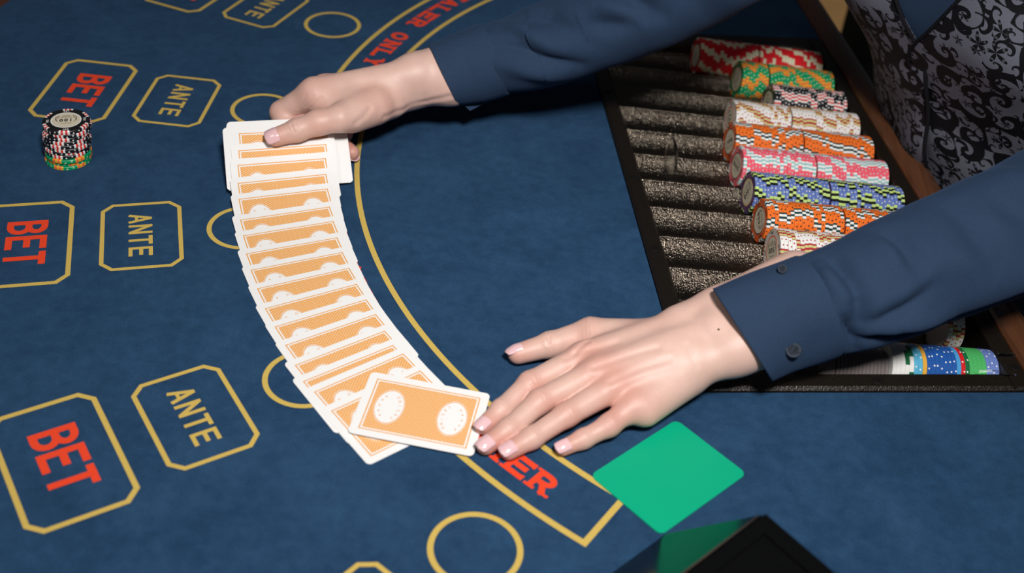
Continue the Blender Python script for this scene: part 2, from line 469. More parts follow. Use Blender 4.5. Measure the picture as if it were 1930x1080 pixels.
M = {}
M['felt'] = make_felt()
M['yellow'] = make_print('yellow_print', (0.58, 0.41, 0.10))
M['red'] = make_print('red_print', (0.78, 0.062, 0.022))
M['wood'] = make_wood()
M['tray'] = make_hammered('hammered_metal', (0.19, 0.158, 0.125), 0.25, 1.0, 0.72, 0.85)
M['frame'] = make_hammered('black_enamel', (0.014, 0.0105, 0.0075), 0.36, 0.3, 0.9, 0.35)
M['card'] = make_card()
M['card_white'] = simple('card_white', (0.80, 0.79, 0.785), 0.38, 0, 0.02, 0.3)
M['cardink'] = simple('orange_ink', (0.70, 0.33, 0.09), 0.5)
M['skin'] = make_skin()
M['nail'] = simple('pink_nail_varnish', (0.72, 0.46, 0.48), 0.16, 0.0, 0.05, 0.2, Coat_Weight=0.7, Coat_Roughness=0.05)
M['shirt'] = make_shirt()
M['hair'] = simple('brown_hair', (0.035, 0.018, 0.010), 0.45, 0, 0.4, 0.3)
M['eye'] = simple('eye_white', (0.75, 0.73, 0.70), 0.15)
M['iris'] = simple('brown_iris', (0.05, 0.025, 0.012), 0.15)
M['thread'] = simple('navy_thread', (0.03, 0.055, 0.11), 0.8, 0, 0.2, 2.0)
M['button'] = simple('dark_button', (0.022, 0.03, 0.045), 0.55, 0, 0.4, 0.3, Specular_IOR_Level=0.1)
M['vest'] = make_damask()
M['lining'] = simple('black_lining', (0.006, 0.006, 0.009), 0.8, 0, 0.3, 0.3, Specular_IOR_Level=0.15)
M['trouser'] = simple('black_trousers', (0.006, 0.007, 0.008), 0.85, 0, 0.3, 0.3)
M['green_plastic'] = simple('green_plastic', (0.0, 0.35, 0.185), 0.42, 0, 0.02, 0.3, Specular_IOR_Level=0.4)
M['black_gloss'] = simple('black_gloss', (0.0015, 0.0015, 0.002), 0.14, 0, 0.1, 0.2, Specular_IOR_Level=0.3)
M['black_matt'] = simple('black_plastic', (0.0022, 0.0024, 0.0026), 0.6, 0, 0.2, 0.3, Specular_IOR_Level=0.04)
M['leather'] = simple('brown_leather', (0.09, 0.035, 0.02), 0.45, 0, 0.3, 0.1)
M['inlay'] = simple('cream_inlay', (0.60, 0.54, 0.41), 0.5, 0, 0.06, 0.6)
M['ink'] = simple('black_ink', (0.01, 0.012, 0.012), 0.5)
M['brownink'] = simple('brown_ink', (0.12, 0.06, 0.035), 0.5)
M['whiteink'] = simple('white_ink', (0.75, 0.74, 0.72), 0.5)
M['carpet'] = simple('tan_carpet', (0.30, 0.19, 0.085), 0.95, 0, 0.3, 0.02)
M['green_cloth'] = simple('dark_green_upholstery', (0.012, 0.022, 0.013), 0.8, 0, 0.4, 0.05)
M['dark_metal'] = simple('dark_metal', (0.03, 0.028, 0.026), 0.4, 0.8, 0.2, 0.1)
t_ = NT('clear_acrylic'); M['acrylic'] = t_.out((0.95, 0.95, 0.93), 0.06, 0.0, Transmission_Weight=1.0, IOR=1.3)

# ================================================================== the setting: floor
f = part('floor', [(-4000, -3000, -760), (4500, -3000, -760), (4500, 6500, -760), (-4000, 6500, -760)], [(0, 1, 2, 3)], M['carpet'])
tag(f, 'tan carpeted floor below the table', kind='structure')

# ================================================================== the table
R_FELT = 938.0
table = thing('card_table', 'semicircular gaming table with printed blue felt and dark wood dealer rail', 'table', (CEN[0], CEN[1], -760))
TU0, TU1, TV0, TV1 = -4.0, 270.0, -284.0, 290.0       # the tray's cut-out
half = math.degrees(math.acos(-TU0/R_FELT)) if TU0 < 0 else 90
rim = []
NA = 120
a_end = math.degrees(math.asin(4.0/R_FELT))
for i in range(NA+1):
    a = 188.7-90-a_end+(180+2*a_end)*i/NA
    rim.append(pol(R_FELT, a))
# rim runs from v=-938 to v=+938; close along the dealer's edge with the notch
outline = rim+[W(TU0, TV1), W(TU1, TV1), W(TU1, TV0), W(TU0, TV0)]
n = len(outline)
top = [q for q in outline]; bot = [q-np.array([0, 0, 24.0]) for q in outline]
F = [tuple(range(n))]+[tuple(n+i for i in range(n))[::-1]]+[(i, n+i, n+(i+1) % n, (i+1) % n) for i in range(n)]
part('felt', top+bot, F, M['felt'], table)
mb = MB()                                               # padded armrest around the players' side
prof = [(0, -30), (0, 6), (6, 16), (25, 26), (55, 29), (85, 24), (102, 10), (106, -8), (100, -40), (0, -40)]
V = []; F = []
for i in range(NA+1):
    a = 188.7-90+180*i/NA
    for (dr, z) in prof: V.append(pol(R_FELT+dr, a, z))
k = len(prof)
for i in range(NA):
    for j in range(k): F.append((i*k+j, i*k+(j+1) % k, (i+1)*k+(j+1) % k, (i+1)*k+j))
part('armrest', V, F, M['leather'], table, True)
mb = MB()                                               # the dealer's wooden rail
pr = [(-4, -30), (-4, 3), (-6, 6.5), (-10, 9), (-16, 10.5), (-22, 10), (-28, 7), (-31, 1), (-31, -60), (-12, -60)]
V = [W(u, v, z) for v in (-1040, -283, 0, 290, 1040) for (u, z) in pr]
k = len(pr); F = [(i*k+j, i*k+(j+1) % k, (i+1)*k+(j+1) % k, (i+1)*k+j) for i in range(4) for j in range(k)]
F += [tuple(range(k)), tuple(4*k+j for j in range(k))[::-1]]
part('dealer_rail', V, F, M['wood'], table, False)
mb = MB()
mb.tube([W(330, 0, -756), W(330, 0, -88)], [70, 70], 24)
mb.tube([W(330, 0, -760), W(330, 0, -735), W(330, 0, -715)], [300, 290, 80], 32)
mb.build('pedestal', M['wood'], table, True)
mb = MB(); mb.box(W(60, -420, -88), U3*560, V3*840, Z3*34); mb.build('underframe', M['wood'], table)

# printed layout (flat print lying on the felt)
ZP = 0.18
def yellow(name, pts, w, closed=False):
    mb = MB(); ribbon(mb, pts, w, closed); return mb.build(name, M['yellow'], table)
A0, A1 = 138.9, 238.35
band = [pol(562.4, A0+(A1-A0)*i/110, ZP) for i in range(111)]+[pol(513.8, A1-(A1-A0)*i/110, ZP) for i in range(111)]
yellow('arc_border', band, 4.6, True)
for deg in (143.2, 161.25, 179.3, 197.3, 215.4, 233.55):
    cc = pol(612.5, deg, ZP)
    yellow('betting_circle', [cc+28.4*np.array([math.cos(a), math.sin(a), 0]) for a in np.linspace(0, 2*math.pi, 56, endpoint=False)], 4.0, True)
    ar = math.radians(deg); er = np.array([math.cos(ar), math.sin(ar), 0]); et = np.array([-math.sin(ar), math.cos(ar), 0])
    o = np.array([CEN[0], CEN[1], ZP])
    for nm, x0, x1, hy, ch, lw in (('ante_box', 663.8, 725.2, 44.0, 8.0, 3.4), ('bet_box', 749.8, 818.8, 54.5, 8.5, 3.8)):
        q = [(x0+ch, -hy), (x1-ch, -hy), (x1, -hy+ch), (x1, hy-ch), (x1-ch, hy), (x0+ch, hy), (x0, hy-ch), (x0, -hy+ch)]
        yellow(nm, [o+er*a+et*b for a, b in q], lw, True)
    mb = MB(); letters(mb, 'ANTE', lambda x, y: o+er*(704.6-y)+et*x, 18.8, 0.66, 0.165, 15.2); mb.build('ante_lettering', M['yellow'], table)
    mb = MB(); letters(mb, 'BET', lambda x, y: o+er*(799.0-y)+et*x, 31.5, 0.58, 0.168, 20.8); mb.build('bet_lettering', M['red'], table)
txt = 'DEALER ONLY PLAYS WITH ACE KING OR HIGHER'
ang = 143.0+1.1
for ch in txt:
    if ch == ' ':
        ang += 1.87; continue
    mb = MB()
    def fn(x, y, a=ang):
        ar = math.radians(a); er = np.array([math.cos(ar), math.sin(ar), 0]); et = np.array([-math.sin(ar), math.cos(ar), 0])
        return np.array([CEN[0], CEN[1], ZP])+er*(548.6-y)+et*x
    letters(mb, ch, fn, 19.0, 1.06, 0.235, 20.0, True)
    mb.build('arc_letter', M['red'], table)
    ang += 2.3

# ================================================================== the chip tray
tray = thing('chip_tray', 'black hammered metal chip tray with twelve long troughs let into the table', 'chip tray', W(130, 0, -50))
def bar(u0, u1, v0, v1, z0, z1, bev):
    mb = MB(); mb.box(W(u0, v0, z0), U3*(u1-u0), V3*(v1-v0), Z3*(z1-z0), bev); return mb.build('frame_bar', M['frame'], tray)
bar(254, 269.5, TV0+.5, TV1-.5, -50, 4.0, 2.5)
bar(-3.5, 12, TV0+.5, TV1-.5, -50, 4.0, 2.0)
bar(12, 254, TV0+.5, -257, -50, 5.0, 2.5)
bar(12, 254, 271.5, TV1-.5, -50, 4.0, 2.5)
mb = MB(); mb.box(W(12, -257, -50), U3*242, V3*528.5, Z3*4); mb.build('base_plate', M['frame'], tray)
ROWV = [-234+44*k for k in range(12)]
# the floor of the tray slopes down towards the dealer; shallow scallops carry the chips
SLOPE = 0.09
def ridge_z(u): return 1.5+SLOPE*(u-252)
DEEP = 9.2
pv = [(-22, -0.2), (-21.4, -0.1), (-20.8, -0.7)]+[(28*math.sin(math.radians(a)), 28-DEEP-28*math.cos(math.radians(a))) for a in np.linspace(-46, 46, 15)]+[(20.8, -0.7), (21.4, -0.1), (22, -0.2)]
pv += [(22, -3.0)]+[(28*math.sin(math.radians(a)), 26-DEEP-28*math.cos(math.radians(a))) for a in np.linspace(42, -42, 11)]+[(-22, -3.0)]
k = len(pv)
for v0 in ROWV:
    drop = 8.0 if v0 == ROWV[-1] else 0.0                 # the nearest trough lies deeper
    V = [W(u, v0+dv, z+ridge_z(u)-drop) for u in (12.2, 60, 110, 160, 210, 253.8) for dv, z in pv]
    F = [(i*k+j, (i+1)*k+j, (i+1)*k+(j+1) % k, i*k+(j+1) % k) for i in range(5) for j in range(k)]
    part('trough', V, F, M['tray'], tray, True)
for (u, v) in ((262, 10), (262, 118), (3.5, 266), (120, 281), (262, -150)):
    mb = MB()
    mb.tube([W(u, v, 3.2), W(u, v, 4.3), W(u, v, 4.6)], [4.2, 4.2, 3.4], 18); mb.build('screw', M['dark_metal'], tray, False)

# clear divider lying in the pink row's trough
mb = MB()
mb.tube([W(222, -14, ridge_z(222)+10.5), W(225, -14, ridge_z(222)+10.5)], [19.6, 19.6], 40)
o = mb.build('clear_divider', M['acrylic'], None); tag(o, 'clear acrylic divider disc standing in an empty tray trough', 'divider')
mb = MB()
mb.box(W(-1, 252, 4.8), U3*14, V3*2, Z3*1.6); mb.tube([W(36, 272, 5.5), W(28, 276, 9.5), W(18, 278, 9.5), W(8, 276, 5.5)], 0.9, 8)
o = mb.build('wire_clip', M['acrylic'], None); tag(o, 'bent clear wire clip at the near right corner of the chip tray', 'clip')

# ================================================================== chips
CR, CT, CP = 19.5, 3.5, 3.58
def lathe(prof, seg):
    V = []; F = []
    for (r, z) in prof:
        for k_ in range(seg):
            a = 2*math.pi*k_/seg; V.append((r*math.cos(a), r*math.sin(a), z))
    for i in range(len(prof)-1):
        for k_ in range(seg):
            j = (k_+1) % seg; F.append((i*seg+k_, i*seg+j, (i+1)*seg+j, (i+1)*seg+k_))
    F.append(tuple(range(seg))[::-1]); F.append(tuple((len(prof)-1)*seg+k_ for k_ in range(seg)))
    return V, F
def chip_mesh(name, mat, R=CR, T=CT, seg=40):
    b = 0.5
    V, F = lathe([(R-b, 0), (R, b), (R, T-b), (R-b, T)], seg)
    return mesh(name, V, F, [mat])
CREAM = (0.66, 0.62, 0.44); WHT = (0.78, 0.77, 0.75)
KIND = {
 'red':    make_chip('red_clay', (0.60, 0.012, 0.018), CREAM, (0.60, 0.012, 0.018), (0.60, 0.012, 0.018), (0.50, 0.012, 0.018), 6, 0.38, 1),
 'green':  make_chip('green_clay', (0.0, 0.30, 0.115), (0.78, 0.40, 0.03), (0.80, 0.17, 0.05), (0.62, 0.66, 0.40), (0.0, 0.20, 0.085), 6, 0.42, 4),
 'black':  make_chip('black_clay', (0.009, 0.009, 0.012), WHT, (0.66, 0.035, 0.025), WHT, (0.012, 0.011, 0.011), 6, 0.46, 5),
 'cream':  make_chip('white_clay_red_spots', WHT, (0.40, 0.035, 0.045), (0.58, 0.54, 0.22), (0.42, 0.05, 0.05), (0.62, 0.57, 0.52), 6, 0.42, 4),
 'orange': make_chip('orange_clay', (0.80, 0.165, 0.022), (0.010, 0.045, 0.045), WHT, (0.025, 0.02, 0.02), (0.62, 0.10, 0.018), 6, 0.42, 4),
 'pink':   make_chip('pink_clay', (0.82, 0.115, 0.165), WHT, (0.28, 0.52, 0.53), (0.35, 0.55, 0.55), (0.72, 0.13, 0.15), 6, 0.46, 5),
 'blue':   make_chip('blue_clay', (0.115, 0.185, 0.47), (0.008, 0.008, 0.010), (0.50, 0.66, 0.22), (0.62, 0.58, 0.52), (0.115, 0.045, 0.15), 6, 0.5, 4),
}
CM = {k_: chip_mesh('chip_'+k_, v_) for k_, v_ in KIND.items()}
def disc_mesh(name, R, z, mat, seg=40, th=0.12):
    V, F = lathe([(R, z), (R, z+th)], seg)
    return mesh(name, V, F, [mat])
def ring_mesh(name, R0, R1, z, mat, seg=40):
    V = []; F = []
    for k_ in range(seg):
        a = 2*math.pi*k_/seg
        V += [(R0*math.cos(a), R0*math.sin(a), z), (R1*math.cos(a), R1*math.sin(a), z)]
    for k_ in range(seg):
        j = (k_+1) % seg; F.append((2*k_, 2*k_+1, 2*j+1, 2*j))
    return mesh(name, V, F, [mat])
INLAY = disc_mesh('inlay', 12.6, CT, M['inlay'])
def chip_face(chip, number, ring_col, rim_col, spin):
    """printed inlay on the upper face, with the value and the ring of figures"""
    il = place('inlay', INLAY, chip)
    r_ = place('inlay_ring', ring_mesh('inlay_ring', 11.7, 12.7, CT+0.14, ring_col), il)
    mb = MB(); cs, sn = math.cos(spin), math.sin(spin)
    rot = lambda x, y, z: (x*cs-y*sn, x*sn+y*cs, z)
    letters(mb, number, lambda x, y: np.array(rot(x, y-2.3, CT+0.16)), 4.8, 0.62, 0.2, 3.9)
    place('value_figures', mesh('value_figures', mb.V, mb.F, [M['ink']]), il)
    mb = MB()                                           # engraved lines over and under the value
    for yy, hw in ((5.2, 4.5), (-4.4, 5.0), (-6.0, 4.2), (-7.4, 3.0)):
        ribbon(mb, [rot(-hw, yy, CT+0.15), rot(hw, yy, CT+0.15)], 0.5)
    for sx in (-1, 1):
        for q in range(4):
            ribbon(mb, [rot(sx*(6.2+.8*q), 3.5-1.2*q, CT+0.15), rot(sx*(8.6), -1.0-1.5*q, CT+0.15), rot(sx*(5.5), -5.6-.8*q, CT+0.15)], 0.35)
    place('engraving', mesh('engraving', mb.V, mb.F, [M['brownink']]), il)
    mb = MB()
    for q in range(4):
        a = spin+q*math.pi/2
        letters(mb, number, lambda x, y, a=a: np.array([(14.0+y)*math.sin(a)+x*math.cos(a), -(14.0+y)*math.cos(a)+x*math.sin(a), CT+0.05]) , 2.3, 0.6, 0.2, 1.8)
    place('rim_figures', mesh('rim_figures', mb.V, mb.F, [rim_col]), chip)
    return chip
_d = nrm(U3+Z3*SLOPE); _y = np.cross(_d, V3); _y = nrm(_y)               # chip axis follows the sloping trough
RX = Matrix(((V3[0], np.cross(_d, V3)[0], _d[0]), (V3[1], np.cross(_d, V3)[1], _d[1]), (V3[2], np.cross(_d, V3)[2], _d[2])))
SPIN = [0.0]
def tray_chip(me, u, v, z, label, group, name='casino_chip'):
    # neighbours were racked together, so their edge spots drift slowly along the row
    SPIN[0] += random.gauss(0.10, 0.16) if random.random() < 0.72 else random.uniform(0, 6.283)
    o = place(name, me, None, W(u, v, ridge_z(u)-DEEP+z))
    o.rotation_euler = (RX @ Matrix.Rotation(SPIN[0], 3, 'Z')).to_euler()
    return tag(o, label, 'chip', group)
ZC = 19.75
rows = [  # kind, trough, chips at the rail, chips in front of them, words
 ('red', 0, 20, 18, 'red and cream chip', '', None),
 ('green', 1, 20, 8, 'green and yellow chip', '25', 'brownink'),
 ('black', 2, 22, 0, 'black and white chip', '100', 'ink'),
 ('cream', 3, 20, 16, 'white and maroon chip', '500', 'brownink'),
 ('orange', 4, 20, 19, 'orange chip', '1000', 'ink'),
 ('pink', 5, 20, 20, 'pink chip', '5000', 'brownink'),
 ('blue', 6, 20, 20, 'blue and lime chip', '1000', 'ink'),
 ('orange', 7, 20, 20, 'orange chip', '1000', 'ink'),
 ('cream', 8, 20, 20, 'white and maroon chip', '500', 'brownink'),
]
where = ['in the farthest trough of the tray', 'in the row before the red one', 'in the row behind the white one', 'between the black and orange rows',
         'in the row behind the pink one', 'between the orange and blue rows', 'in the row before the pink one',
         'in the row before the blue one', 'in the row partly under the sleeve']
for (kd, r, n1, n2, words, num, rc), wh in zip(rows, where):
    v = ROWV[r]
    tot = n1+n2
    for i in range(tot):
        u = 15.0+i*CP+(1.6 if i >= n1 else 0)
        last = i == tot-1
        half = 'rear stack' if i < n1 else 'front stack'
        if n2 == 0: half = 'stack'
        lab = f'{words}, {half}, {wh}' if not last else f'{words}, printed face showing, {wh}'
        o = tray_chip(CM[kd], u+random.uniform(-.05, .05), v, ZC, lab, f'{words}s {wh}')
        if last:
            rc_ = {'red': M['brownink'], 'green': M['yellow'], 'black': M['ink'], 'cream': M['red'], 'orange': M['ink'], 'pink': M['ink'], 'blue': M['yellow']}[kd]
            rm_ = M['whiteink'] if kd in ('black',) else M['ink']
            chip_face(o, num or '5', rc_, rm_, 2.6+0.3*r)
# a few white chips at the rail end of the eleventh trough
for i in range(4):
    tray_chip(CM['cream'], 27+i*CP, ROWV[10], ZC, 'white chip at the rail end of the trough just behind the mixed row', 'white chips at the rail end of the eleventh trough')
# mixed row nearest the camera
def plain_chip(name, base, dot, R=CR, rough=0.3):
    return make_chip(name, base, base, base, dot, base, 7, 0.01, 2)
GREY = simple('grey_plastic', (0.21, 0.18, 0.175), 0.35, 0, 0.08, 0.5)
mixed = [ # (words, mesh, count)
 ('periwinkle blue chip', chip_mesh('chip_periwinkle', plain_chip('periwinkle_clay', (0.14, 0.21, 0.50), WHT)), 3),
 ('bright green chip', chip_mesh('chip_bright_green', plain_chip('bright_green_clay', (0.07, 0.42, 0.12), (0.07, 0.42, 0.12))), 4),
 ('dark green chip', chip_mesh('chip_dark_green', plain_chip('dark_green_clay', (0.01, 0.14, 0.05), WHT)), 1),
 ('red chip with white dots', chip_mesh('chip_red_dots', plain_chip('red_dot_clay', (0.62, 0.015, 0.02), WHT)), 1),
 ('light blue chip next to the red one', chip_mesh('chip_sky', plain_chip('sky_clay', (0.07, 0.32, 0.62), (0.07, 0.32, 0.62))), 1),
 ('royal blue chip with white dots', chip_mesh('chip_royal', plain_chip('royal_clay', (0.018, 0.095, 0.36), WHT)), 7),
 ('yellow chip', chip_mesh('chip_yellow', plain_chip('yellow_clay', (0.72, 0.38, 0.05), (0.72, 0.38, 0.05))), 1),
 ('turquoise blue chip next to the yellow one', chip_mesh('chip_turquoise', plain_chip('turquoise_clay', (0.10, 0.42, 0.62), WHT)), 2),
 ('white and green chip', chip_mesh('chip_whitegreen', make_chip('whitegreen_clay', WHT, (0.012, 0.13, 0.05), (0.012, 0.13, 0.05), WHT, WHT, 5, 0.5, 2)), 2),
 ('plain white chip', chip_mesh('chip_white', plain_chip('white_clay', WHT, WHT)), 3),
]
u = 13.6
for words, me, cnt in mixed:
    for i in range(cnt):
        tray_chip(me, u, ROWV[11], ZC-8.0, f'{words} in the mixed row nearest the camera', 'mixed chips in the nearest trough'); u += CP
mb_g = chip_mesh('spacer', GREY, 16.5, 2.9)
for i in range(14):
    tray_chip(mb_g, u+1, ROWV[11], 8.8, 'thin grey spacer disc stacked in the nearest trough', 'grey spacer discs', 'spacer_disc'); u += 3.05
o = tray_chip(chip_mesh('spacer_block', GREY, 16.3, 15.0), u+1.5, ROWV[11], 8.8, 'thick plain grey spacer at the end of the grey discs', None, 'spacer_block'); o['category'] = 'spacer'

# the small stack on the felt beside the farther BET box
ST_B = at(114.8, 321.0, 0)+np.array([0.0, 19.0, 0]); ST_T = at(125, 229.5, 37)
for i in range(11):
    kd = 'green' if i < 3 else 'black'
    off = (ST_T-ST_B)*(i/10.0)
    wob = rng.uniform(-1.3, 1.3, 2) if 0 < i < 10 else (0, 0)
    lv = ['bottom', 'second', 'third', 'fourth', 'fifth', 'sixth', 'seventh', 'eighth', 'ninth', 'tenth', 'topmost'][i]
    o = place('casino_chip', CM[kd], None, (ST_B[0]+off[0]+wob[0], ST_B[1]+off[1]+wob[1], 0.02+i*(CT+.01)))
    o.rotation_euler = (0, 0, random.uniform(0, 6.28) if i < 10 else 0.25)
    tag(o, f'{"green and yellow" if kd=="green" else "black"} chip, {lv} in the small stack beside the printed BET box', 'chip', 'chips in the small stack on the felt')
    if i == 10: chip_face(o, '100', M['whiteink'], M['whiteink'], 3.2)

# ================================================================== playing cards
CL, CW, CTH = 88.0, 63.0, 0.30
def rrect(hx, hy, r, n=6):
    P = []
    for cx, cy, a0 in ((hx-r, hy-r, 0), (-hx+r, hy-r, 90), (-hx+r, -hy+r, 180), (hx-r, -hy+r, 270)):
        for i in range(n+1):
            a = math.radians(a0+90*i/n); P.append((cx+r*math.cos(a), cy+r*math.sin(a)))
    return P
def card_mesh(name, hx, hy, r, th, mats, bend=None, ny=1):
    """rounded card lying in local xy; bend(x, y) places each point; upper face = first material"""
    ys = [-hy+r*(1-math.cos(math.radians(a_))) for a_ in range(0, 91, 15)]
    mid_ = list(np.linspace(-hy+r, hy-r, ny+2)[1:-1])
    ys = ys+mid_+[-q for q in ys[::-1]]
    V = []; UVs = []; F = []; mi = []
    for y in ys:
        ov = max(0.0, abs(y)-(hy-r)); w_ = hx-r+math.sqrt(max(0.0, r*r-ov*ov))
        for x in (-w_, w_):
            q_ = bend(x, y) if bend else (x, y, 0.0)
            for s_ in (1, -1): V.append((q_[0], q_[1], q_[2]+s_*th/2))
            UVs += [(x, y)]*2
    n_ = len(ys)
    for i in range(n_-1):
        a_ = 4*i; b_ = a_+4
        F += [(a_, a_+2, b_+2, b_), (a_+1, b_+1, b_+3, a_+3), (a_, b_, b_+1, a_+1), (a_+2, a_+3, b_+3, b_+2)]; mi += [0, 1, 1, 1]
    F += [(0, 1, 3, 2), (4*n_-4, 4*n_-2, 4*n_-1, 4*n_-3)]; mi += [1, 1]
    me = mesh(name, V, F, mats, False, mi)
    ul = me.uv_layers.new(name='print')
    for lp in me.loops: ul.data[lp.index].uv = (UVs[lp.vertex_index][0]*S, UVs[lp.vertex_index][1]*S)
    return me
CARD = card_mesh('playing_card', CL/2, CW/2, 3.6, CTH, [M['card'], M['card_white']])
CARDTXT = []
for s_ in (-1, 1):                                       # stars on the outer side of each oval, CASINO on the inner side
    mb = MB()
    for q in range(5):
        a = math.radians(-52+26*q)
        cx, cy = s_*(22.6+7.0*math.cos(a)), 12.2*math.sin(a)*1.0
        letters(mb, '*', lambda x, y: np.array([cx+x, cy+y-1.0, CTH/2+0.03]), 1.7, 1.0, 0.16, 1.7)
    for q, ch in enumerate('CASINO'):
        a = math.radians(128+21*q) if s_ > 0 else math.radians(-52+21*q)
        cx, cy = s_*0+(22.6*s_)+7.2*math.cos(a), 13.0*math.sin(a)
        if s_ > 0: a2 = a-math.pi/2+math.pi
        else: a2 = a-math.pi/2+math.pi
        c_, n_ = math.cos(a2), math.sin(a2)
        letters(mb, ch, lambda x, y: np.array([cx+x*c_-(y-1.3)*n_, cy+x*n_+(y-1.3)*c_, CTH/2+0.03]), 2.5, 0.75, 0.13, 2.5)
    CARDTXT.append(mesh('oval_lettering', mb.V, mb.F, [M['cardink']]))
def card(center, ex, ey, label, group, me=None, bend=None):
    """ex: long direction, ey: short direction towards the far edge"""
    o = place('playing_card', me or CARD, None, center)
    ex = nrm(ex); ez = nrm(np.cross(ex, ey)); ey = np.cross(ez, ex)
    m_ = Matrix(((ex[0], ey[0], ez[0]), (ex[1], ey[1], ez[1]), (ex[2], ey[2], ez[2])))
    o.rotation_euler = m_.to_euler()
    for txt_me in CARDTXT:
        if bend:
            txt_me = txt_me.copy()
            for v_ in txt_me.vertices:
                q_ = bend(v_.co.x/S, v_.co.y/S); v_.co = Vector((q_[0]*S, q_[1]*S, q_[2]*S+v_.co.z))
        place('oval_lettering', txt_me, o)
    return tag(o, label, 'playing card', group)
# spread: far edge of each card's print (two points of the photograph); the cards run down from the held deck to the felt
HS = np.array([-40, 0, 18, 29, 45, 61, 85, 108, 131, 152, 400.0]); HZ = np.array([56, 36, 27, 20.8, 13.2, 8.2, 4.0, 1.7, 0.5, 0.0, 0.0])
_s = np.linspace(-40, 400, 881); _z = np.interp(_s, HS, HZ)
for _ in range(60): _z[1:-1] = _z[1:-1]*.5+(_z[:-2]+_z[2:])*.25
def slope_h(s_): return float(np.interp(s_, _s, _z))
def layer_h(d): return 0.2+1.05*(1-d/CW)            # three cards lie under every point of the spread
SPREAD = [((450.5, 283), (613.5, 273)), ((448.6, 310.3), (613, 299.4)), ((448.6, 343.6), (613.9, 329.2)), ((450, 373.6), (616.7, 356.1)), ((452.8, 413), (620.8, 390.3)),
 ((457.8, 443), (627.8, 417.2)), ((463.9, 477.2), (634.7, 447.8)), ((471.9, 508.5), (645, 475)),
 ((486.1, 543), (655.9, 505.1)), ((500.4, 580.3), (670.2, 535.2)), ((518.5, 614.8), (688.3, 564.3)), ((538, 649.8), (706.5, 592)),
 ((556.1, 687.4), (723.3, 623.4)), ((571.9, 717.6), (738.4, 650.5)), ((593.6, 737.1), (757, 666.8)), ((624.7, 773.1), (790.3, 698.6))]
ORD = ['first', 'second', 'third', 'fourth', 'fifth', 'sixth', 'seventh', 'eighth', 'ninth', 'tenth', 'eleventh', 'twelfth', 'thirteenth', 'fourteenth', 'fifteenth', 'sixteenth']
MARG = CW/2-25.6
D0 = at(436, 241, 36.0); D1 = at(626, 232.5, 36.0); EX0 = nrm(D1-D0); DN0 = np.array([EX0[1], -EX0[0], 0]); P0 = (D0+D1)/2
def s_of(P): return float((P-P0)@DN0)                     # distance from the deck's far edge
for i, (a, b) in enumerate(SPREAD):
    if i < 9:                                            # find the edge's height where it meets the slope
        z = 10.0
        for _ in range(40):
            A = at(a[0], a[1], z); B = at(b[0], b[1], z); z = .5*z+.5*(slope_h(s_of((A+B)/2))+layer_h(MARG))
    else: z = layer_h(MARG)
    A = at(a[0], a[1], z); B = at(b[0], b[1], z)
    ex = nrm(B-A); mid = (A+B)/2
    dn = np.array([ex[1], -ex[0], 0])                     # towards the camera, level
    org = mid-dn*MARG*0.93                                # far edge of the card, level position
    def run(P_, L_):                                      # level distance covered by L_ of card along the slope
        t_, l_ = 0.0, 0.0
        while l_ < L_:
            g_ = slope_h(s_of(P_+dn*(t_+.25)))-slope_h(s_of(P_+dn*t_)); l_ += math.hypot(.25, g_); t_ += .25
        return t_
    def sheet(x, d):
        t_ = RUN[min(63, int(d))]+(d-int(d))*(RUN[min(63, int(d)+1)]-RUN[min(63, int(d))])
        P_ = org+ex*x+dn*t_; P_[2] = slope_h(s_of(P_))+layer_h(d); return P_
    RUN = [run(org, q_) for q_ in range(64)]
    cen = sheet(0, CW/2)
    if i < 9:
        ey = nrm(sheet(0, CW/2-3)-sheet(0, CW/2+3)); ez_ = nrm(np.cross(ex, ey)); ey = np.cross(ez_, ex)
        def bend(x, y, cen=cen, ex=ex, ey=ey, ez_=ez_):
            q_ = sheet(x, min(CW, max(0.0, CW/2-y)))-cen
            return (q_@ex, q_@ey, q_@ez_)
        me = card_mesh('playing_card', CL/2, CW/2, 3.6, CTH, [M['card'], M['card_white']], bend, 14)
    else:
        ey = np.array([-dn[0], -dn[1], 1.05/CW]); bend = None; me = None
    card(cen, ex, ey, f'orange-backed playing card, {ORD[i]} of the fanned spread counted from the held deck', 'cards of the fanned spread', me, bend)
# the last card, lying askew on the end of the spread
q = [at(696, 704.4, 3.2), at(919, 742, 2.4), at(893.4, 862.8, 2.2), at(662.5, 813, 3.0)]
cen = sum(q)/4; ex = nrm(q[1]-q[0]+q[2]-q[3]); ey = q[0]-q[3]+q[1]-q[2]; cen[2] = 3.1
ex[2] = -0.008; ey = ey-ex*(ey@ex); ey = nrm(ey); ey[2] = 0.004
card(cen, ex, ey, 'whole orange-backed playing card with two white ovals lying askew on the end of the spread', 'cards of the fanned spread')
